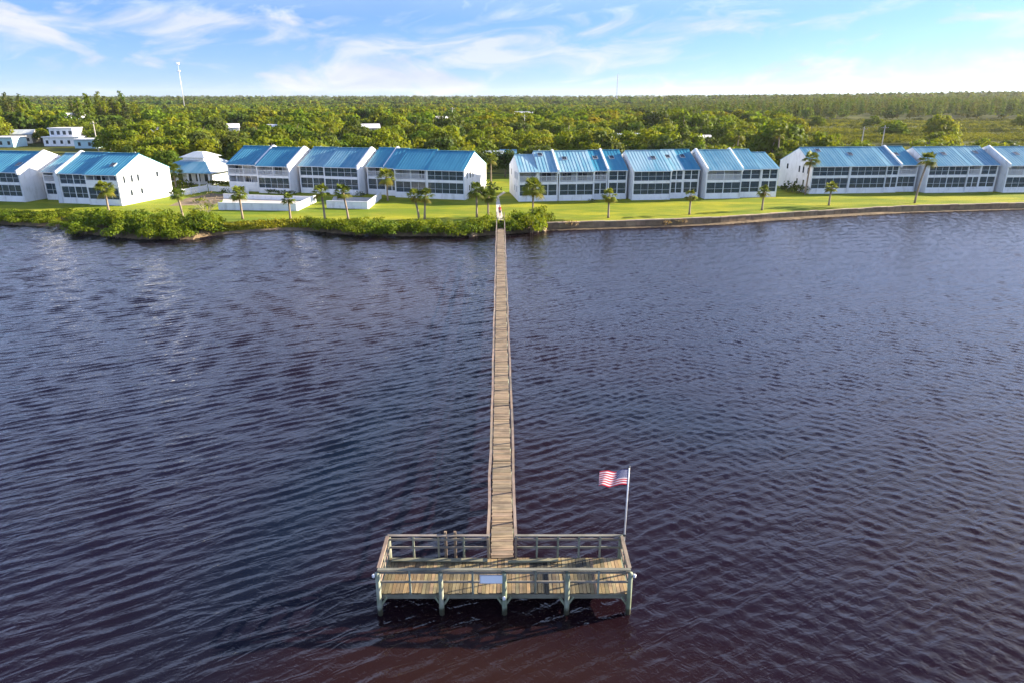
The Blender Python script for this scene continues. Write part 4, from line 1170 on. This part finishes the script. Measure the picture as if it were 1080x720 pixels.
for i, (px, Y, h) in enumerate(((818, 172, 9.4), (811, 180, 8.6), (822, 168, 5.2), (806, 200, 8.0), (775, 190, 8.5), (700, 230, 10), (350, 215, 9), (205, 240, 9), (160, 230, 9.5), (600, 250, 9.5), (520, 240, 10), (440, 260, 10))):
    palm(px, 0, h, 1.8, 34, 'tall palm standing among the trees behind the townhouse rows', Y=Y, seed=i, bend=random.uniform(-.6, .6), group='palms among the trees behind the townhouses')

# broadleaf and pine trees ------------------------------------------------------
def tree_variants(kind, n, seed0):
    out = []
    for k in range(n):
        rng = np.random.default_rng(seed0+k)
        if kind == 'pine':
            H = 11.0; V, T_ = pine_crown(rng, 2.7, 8.6, 34, 36, .30, 4.0)
            tr = trunk_mb(rng, 12, .22, .2, 0)
        else:
            V, T_ = broad_crown(rng, 4.6, 6.2, 36, 30, .33, 2.0)
            tr = trunk_mb(rng, 4.6, .30, .4, 4, 1.8)
        out.append((V, T_, tr.mesh('trunk', M['bark'])))
    return out
BROAD = tree_variants('broad', 7, 1000); PINE = tree_variants('pine', 4, 2000)
CROWN = {}
def crown_mesh(kind, k, mat):
    key = (kind, k, mat)
    if key not in CROWN:
        V, T_, _ = (PINE if kind == 'pine' else BROAD)[k]; CROWN[key] = cards_mesh('crown', V, T_, M[mat])
    return CROWN[key]
def tree(kind, loc, s, sz, mat, label, group, name):
    arr = PINE if kind == 'pine' else BROAD
    k = random.randrange(len(arr))
    r = empty(name, loc, random.uniform(0, 6.28)); tag(r, label, 'tree', group); r.scale = (s, s, sz)
    link('trunk', arr[k][2], r); link('crown', crown_mesh(kind, k, mat), r); return r
random.seed(5)
def house_blocks(px, Y, top_w=4.0):
    for hx, hY, w, cl_ in HOUSES:
        half = w*.5*FPX/(hY*CP)+ top_w*FPX/(Y*CP)
        if abs(px-hx) < half and hY-cl_ < Y < hY+9: return True
    return False
LB = {'leaf_green': 'green leafy tree', 'leaf_dark': 'dark leafy tree', 'leaf_yellow': 'yellow-green leafy tree'}
def region(px):
    if px < 235: return 'behind the far left townhouses'
    if px < 520: return 'behind the townhouse row left of the pier'
    if px < 835: return 'behind the faded blue roofs right of the pier'
    return 'behind the far right townhouses'
# notable single trees
tree('pine', at_dist(716, 168, 1), 1.0, 1.12, 'leaf_dark', 'tall narrow dark tree towering behind the row right of the pier', None, 'conifer_tree')
tree('broad', at_dist(697, 172, 1), 1.1, 1.25, 'leaf_dark', 'broad dark tree beside the tall narrow dark tree', None, 'broadleaf_tree')
tree('broad', at_dist(1052, 178, 1), 1.45, 1.05, 'leaf_dark', 'wide rounded dark tree above the roof at the far right', None, 'broadleaf_tree')
tree('broad', at_dist(1016, 176, 1), .8, .8, 'leaf_dark', 'smaller dark tree left of the wide rounded dark tree', None, 'broadleaf_tree')
tree('broad', at_dist(838, 165, 1), .75, .8, 'leaf_dark', 'dark tree in the gap beside the far right end wall', None, 'broadleaf_tree')
tree('broad', at_dist(826, 170, 1), .9, .9, 'leaf_green', 'green tree in the gap between the two right rows', None, 'broadleaf_tree')
tree('broad', at_dist(512, 164, 1), .85, 1.0, 'leaf_dark', 'dark tree in the gap behind the pier, left of the sheds', None, 'broadleaf_tree')
tree('broad', at_dist(533, 166, 1), .7, .9, 'leaf_dark', 'dark tree in the gap behind the pier, beside the sheds', None, 'broadleaf_tree')
cells = []
for Y in np.arange(158, 420, 8.6):
    half = 1.0*(Y*CP+6)*(560/720)
    for X in np.arange(-half, half, 8.8):
        x = X+random.uniform(-2.6, 2.6); y = Y+random.uniform(-2.6, 2.6)
        px, _ = proj(x, y, 1.0)
        if px < -15 or px > 1095: continue
        lim = 158 if px < 535 else 164
        if y < lim: continue
        if px > 760:   # scrub opens up to the right
            open_ = (px-770)/80
            if y > 172+random.uniform(0, 20) and random.random() < min(.97, open_): continue
        if 180 < px < 250 and y < 176: continue
        if house_blocks(px, y): continue
        if random.random() < .10: continue
        cells.append((y, x, px))
cells.sort()
def pick_mat(px, x, y):
    n = math.sin(x*.05+1.3)*math.cos(y*.06)+random.uniform(-.9, .9)
    if px > 760: n += .3
    return 'leaf_yellow' if n > .55 else ('leaf_dark' if n < -.62 else 'leaf_green')
NB = 0; rest = []
for y, x, px in cells:
    mat = pick_mat(px, x, y); s = random.choice((random.uniform(.75, 1.1), random.uniform(1.1, 1.75)))*(1 if y > 178 else .85); sz = s**.75*random.uniform(.85, 1.25)
    if NB < 290:
        tree('broad', (x, y, .95), s, sz, mat, LB[mat]+' in the wood '+region(px), LB[mat]+'s '+region(px), 'broadleaf_tree'); NB += 1
    else: rest.append((x, y, s, sz, mat))
# tall pines, left skyline
for k in range(58):
    px = random.choice((random.uniform(-10, 45), random.uniform(82, 150), random.uniform(-10, 150))); Y = random.uniform(330, 440)
    if 46 < px < 80 and Y > 300 and random.random() < .8: continue
    if house_blocks(px, Y, 2.0): continue
    s = random.uniform(.95, 1.3)
    tree('pine', at_dist(px, Y, .95), s*1.15, s*random.uniform(.95, 1.3), random.choice(('leaf_pine', 'leaf_yellow', 'leaf_green')), 'tall pine on the skyline above the white houses at left', 'tall pines at the left skyline', 'pine_tree')

# the wood further off: one mass
def far_wood():
    rng = np.random.default_rng(31)
    def lod(arr, keep, grow):
        out = []
        for V, T_, _ in arr:
            idx = rng.permutation(len(V))[:int(len(V)*keep)]
            v = V[idx]; c = v.mean(axis=1, keepdims=True); out.append((c+(v-c)*grow, T_[idx]))
        return out
    B1, B2, B3 = lod(BROAD, .30, 1.8), lod(BROAD, .07, 3.6), lod(BROAD, .018, 6.5)
    P2, P3 = lod(PINE, .26, 1.75), lod(PINE, .07, 3.0)
    COL = {'leaf_green': (.132, .165, .011), 'leaf_dark': (.070, .098, .015), 'leaf_yellow': (.180, .190, .012), 'pine': (.118, .145, .022)}
    VS, TS = [], []
    def put(src, x, y, s, sz, col):
        v, t = src[rng.integers(len(src))]; a = rng.uniform(0, 2*PI); ca, sa = math.cos(a), math.sin(a)
        q = np.empty_like(v); q[..., 0] = (v[..., 0]*ca-v[..., 1]*sa)*s+x; q[..., 1] = (v[..., 0]*sa+v[..., 1]*ca)*s+y; q[..., 2] = v[..., 2]*sz+.93
        VS.append(q); TS.append(t*np.array(COL[col])*np.array([[rng.uniform(.85, 1.12), rng.uniform(.9, 1.1), 1]]))
    for x, y, s, sz, mat in rest: put(B1, x, y, s, sz, mat)
    # 420 m .. 1100 m
    for k in range(6400):
        y = 420+(1150-420)*rng.random()**.8; px = rng.uniform(-20, 1100); zc = y*CP+6; x = (px-540)/720*zc
        n = math.sin(x*.012)*math.cos(y*.015)+rng.uniform(-.8, .8)
        if house_blocks(px, y): continue
        right = max(0, min(1, (px-640)/250))
        if px > 800+rng.normal(0, 25) and y < 570: continue
        if rng.random() < right*.9:
            s = rng.uniform(.9, 1.3); put(P2, x, y, s*1.1, s*(.72+.40*right*(y/800)), 'pine'); continue
        col = 'leaf_yellow' if n > .6 else ('leaf_dark' if n < -.5 else 'leaf_green')
        s = rng.uniform(.8, 1.25); put(B2, x, y, s, s*rng.uniform(.9, 1.25), col)
    for k in range(11000):
        y = 1100+(5200-1100)*rng.random()**1.3; px = rng.uniform(-30, 1110); zc = y*CP+6; x = (px-540)/720*zc
        right = max(0, min(1, (px-600)/480))
        s = rng.uniform(1.0, 1.6)*(1+y/3500)
        if rng.random() < .3+right*.6: put(P3, x, y, s*1.6, s*.68+right*.85, 'pine')
        else: put(B3, x, y, s*1.3, s*.85+right*.8, 'leaf_dark' if rng.random() < .4 else 'leaf_green')
    V = np.concatenate(VS); T_ = np.concatenate(TS)
    m, t, b = new_mat('wood_foliage')
    c = attr(t); t._in(b.inputs['Base Color'], c); b.inputs['Roughness'].default_value = .8; b.inputs['Specular IOR Level'].default_value = .03
    tr = t.new('ShaderNodeBsdfTranslucent'); t._in(tr.inputs[0], t.mix(1.0, c, (1.25, 1.15, .5), 'MULTIPLY'))
    mx = t.new('ShaderNodeMixShader'); mx.inputs[0].default_value = .35
    t.link(b.outputs[0], mx.inputs[1]); t.link(tr.outputs[0], mx.inputs[2]); t.link(mx.outputs[0], t.n['Material Output'].inputs[0])
    o = link('distant_wood', cards_mesh('distant_wood', V, T_, m)); tag(o, 'green wood running back to the horizon', 'wood', kind='stuff')
    # marsh scrub on the right: low rounded clumps in drifts
    VS, TS = [], []
    for k in range(7600):
        y = 168+(590-168)*rng.random()**1.0; px = rng.uniform(690, 1110); zc = y*CP+6; x = (px-540)/720*zc
        if px < 770 and y < 300: continue
        drift = math.sin(y*.085+math.sin(x*.02)*2.0)+.6*math.sin(y*.031+x*.017)
        if drift < -.55: continue
        dark = drift < -.1 or rng.random() < .14
        Rr = rng.uniform(1.6, 3.4); h = rng.uniform(.9, 1.7)*(1.4 if dark else 1)
        n = int(46*260/max(y, 200))
        d = rng.normal(0, 1, (n, 3)); d /= np.linalg.norm(d, axis=1)[:, None]; d[:, 2] = np.abs(d[:, 2])
        cen = d*np.array([Rr, Rr, h])+np.array([x, y, .95]); VS.append(cards(cen, d, .31*max(1, y/280), rng, .4))
        base = np.array([.085, .10, .015]) if dark else np.array([.165, .175, .013])*rng.uniform(.85, 1.15)
        TS.append(base*rng.uniform(.88, 1.12, (n, 1)))
    o = link('marsh_scrub', cards_mesh('marsh_scrub', np.concatenate(VS), np.concatenate(TS), m)); tag(o, 'low yellow-green marsh scrub behind the far right row', 'scrub', kind='stuff')
far_wood()

# ---------------------------------------------------------------- light, sky, haze
SUN_EL, SUN_AZ = R(18), R(17)          # azimuth measured from +X towards +Y
sd = Vector((math.cos(SUN_EL)*math.cos(SUN_AZ), math.cos(SUN_EL)*math.sin(SUN_AZ), math.sin(SUN_EL)))
ld = bpy.data.lights.new('sun', 'SUN'); ld.energy = 4.4; ld.angle = R(.5); ld.color = (1.0, .87, .68)
lo = bpy.data.objects.new('sun', ld); C.objects.link(lo); lo.rotation_euler = sd.to_track_quat('Z', 'Y').to_euler(); lo.location = (60, 20, 60)

w = bpy.data.worlds.new('World'); sc.world = w; w.use_nodes = True
t = NT(w.node_tree); bgn = t.n['Background']
sky = t.new('ShaderNodeTexSky'); sky.sky_type = 'NISHITA'; sky.sun_disc = False
sky.sun_elevation = SUN_EL; sky.sun_rotation = PI/2-SUN_AZ
sky.altitude = 0; sky.air_density = 1.0; sky.dust_density = .4; sky.ozone_density = 3.0
dirv = t.new('ShaderNodeTexCoord').outputs['Generated']
sx = t.new('ShaderNodeSeparateXYZ'); t.link(dirv, sx.inputs[0])
dx, dy, dz = sx.outputs
zz = t.math('ADD', t.math('MULTIPLY', t.math('MAXIMUM', dz, 0.0), 1.15), .05)
cb = t.new('ShaderNodeCombineXYZ'); t.link(dx, cb.inputs[0]); t.link(dy, cb.inputs[1]); t.link(zz, cb.inputs[2])
nv = t.new('ShaderNodeVectorMath', operation='NORMALIZE'); t.link(cb.outputs[0], nv.inputs[0]); t.link(nv.outputs[0], sky.inputs[0])
az = t.math('ARCTAN2', dx, dy); el = t.math('ARCSINE', dz)
skyc = t.mix(1.0, sky.outputs[0], (.54, .69, 1.02), 'MULTIPLY')
cv = t.new('ShaderNodeCombineXYZ'); t.link(t.math('MULTIPLY', az, 6.0), cv.inputs[0]); t.link(t.math('MULTIPLY', el, 13.0), cv.inputs[1])
n1 = t.noise(cv.outputs[0], 1.35, 9, .58, .5)
cv2 = t.new('ShaderNodeCombineXYZ'); t.link(t.math('ADD', t.math('MULTIPLY', az, 7.0), t.math('MULTIPLY', el, -9.0)), cv2.inputs[0]); t.link(t.math('MULTIPLY', el, 24.0), cv2.inputs[1]); cv2.inputs[2].default_value = 4.2
n2 = t.noise(cv2.outputs[0], 1.2, 8, .6, .8)
def px_dir(px, py):
    a = (px-540)/FPX; b = (py-360)/FPX; v = Vector((a, CP-b*SP, -SP-b*CP)).normalized()
    return math.atan2(v.x, v.y), math.asin(v.z)
def blobs(lst):
    tot = None
    for px, py, wx, wy, amp in lst:
        a0, e0 = px_dir(px, py); a1, _ = px_dir(px+wx, py); _, e1 = px_dir(px, py-wy)
        u = t.math('DIVIDE', t.math('SUBTRACT', az, a0), abs(a1-a0)); v = t.math('DIVIDE', t.math('SUBTRACT', el, e0), abs(e1-e0))
        g = t.math('MULTIPLY', t.math('EXPONENT', t.math('MULTIPLY', t.math('ADD', t.math('MULTIPLY', u, u), t.math('MULTIPLY', v, v)), -1.0)), amp)
        tot = g if tot is None else t.math('ADD', tot, g)
    return tot
puffy = blobs([(20, 27, 80, 20, .34), (400, 84, 90, 20, .30), (960, 80, 190, 25, .25), (1075, 62, 60, 24, .18), (790, 78, 80, 18, .24), (540, 88, 160, 14, .18), (190, 70, 120, 18, .12)])
wispy = blobs([(170, 14, 110, 16, .20), (440, 55, 170, 26, .18), (720, 28, 110, 18, .28), (560, 40, 140, 26, .15), (1030, 18, 80, 5, .42), (240, 45, 120, 18, .15), (620, 75, 150, 20, .16)])
ub = t.math('DIVIDE', t.math('SUBTRACT', az, R(68)), R(28)); vb = t.math('DIVIDE', t.math('SUBTRACT', el, R(27)), R(11))
bank = t.math('MULTIPLY', t.math('EXPONENT', t.math('MULTIPLY', t.math('ADD', t.math('MULTIPLY', ub, ub), t.math('MULTIPLY', vb, vb)), -1.0)), .75)  # unseen bright cloud added out of view to brighten the right-hand water
hv = t.noise(cv.outputs[0], .55, 5, .55, .6)
fill_band = t.ramp(t.math('DIVIDE', el, R(60), clamp=True), [(.09, 0), (.18, 1), (.42, 1), (.74, .10), (1.0, .05)])
fill_veil = t.math('MULTIPLY', t.math('MULTIPLY', fill_band, t.ramp(hv, [(.30, .45), (.70, 1.0)])), .92)  # bright sky band added above the view to lighten water and fill shade
n1c = t.math('MULTIPLY_ADD', n1, 2.0, -.68)
c1 = t.ramp(t.math('ADD', n1c, puffy), [(.44, 0), (.74, 1)])
c2 = t.math('MULTIPLY', t.ramp(t.math('ADD', t.math('MULTIPLY_ADD', n2, 2.0, -.66), wispy), [(.36, 0), (.86, 1)]), .8)
low = t.math('MULTIPLY', t.math('EXPONENT', t.math('MULTIPLY', t.math('MAXIMUM', el, 0.0), -34.0)), .45)      # pale haze band low down
cl = t.math('MAXIMUM', t.math('MAXIMUM', t.math('MAXIMUM', c1, c2), low), fill_veil)
CLOUD = (3.7, 3.85, 4.15)
fin = t.mix(t.math('MULTIPLY', cl, .92), skyc, t.mix(fill_veil, t.mix(t.ramp(n2, [(.35, 0), (.62, 1)]), (2.9, 3.2, 3.85), (3.9, 4.0, 4.2)), (9.0, 11.2, 17.5)))
fin = t.mix(t.math('MULTIPLY', bank, t.math('ADD', n1, .35)), fin, (17.0, 17.0, 17.6))  # added bright cloud out of view, for the right-hand water
t.link(fin, bgn.inputs[0]); bgn.inputs[1].default_value = .055

m = MB(); m.box(-7600, 7600, -400, 7300, -2.5, 95)
hz = bpy.data.materials.new('haze_air'); hz.use_nodes = True; hn = NT(hz.node_tree); hn.n.remove(hn.n['Principled BSDF'])
pv = hn.new('ShaderNodeVolumePrincipled'); pv.inputs['Color'].default_value = (.92, .95, 1.0, 1); pv.inputs['Density'].default_value = .000042; pv.inputs['Anisotropy'].default_value = .35
hn.link(pv.outputs[0], hn.n['Material Output'].inputs['Volume'])
tag(m.build('haze', hz), kind='stuff')
# ---------------------------------------------------------------- camera, output
cd = bpy.data.cameras.new('camera'); cd.lens = 24.0; cd.sensor_width = 36.0; cd.clip_end = 20000; cd.clip_start = .1
co = bpy.data.objects.new('camera', cd); C.objects.link(co); co.location = (0, 0, CAM_H); co.rotation_euler = (PI/2-PITCH, 0, 0)
sc.camera = co
sc.view_settings.view_transform = 'Standard'; sc.view_settings.look = 'None'; sc.view_settings.exposure = 2.1; sc.view_settings.gamma = 1.0
sc.view_settings.use_curve_mapping = False
sc.render.engine = 'CYCLES'
cy = sc.cycles; cy.use_denoising = True; cy.max_bounces = 6; cy.diffuse_bounces = 2; cy.glossy_bounces = 3; cy.transmission_bounces = 3; cy.transparent_max_bounces = 8
cy.caustics_reflective = False; cy.caustics_refractive = False; cy.sample_clamp_indirect = 4
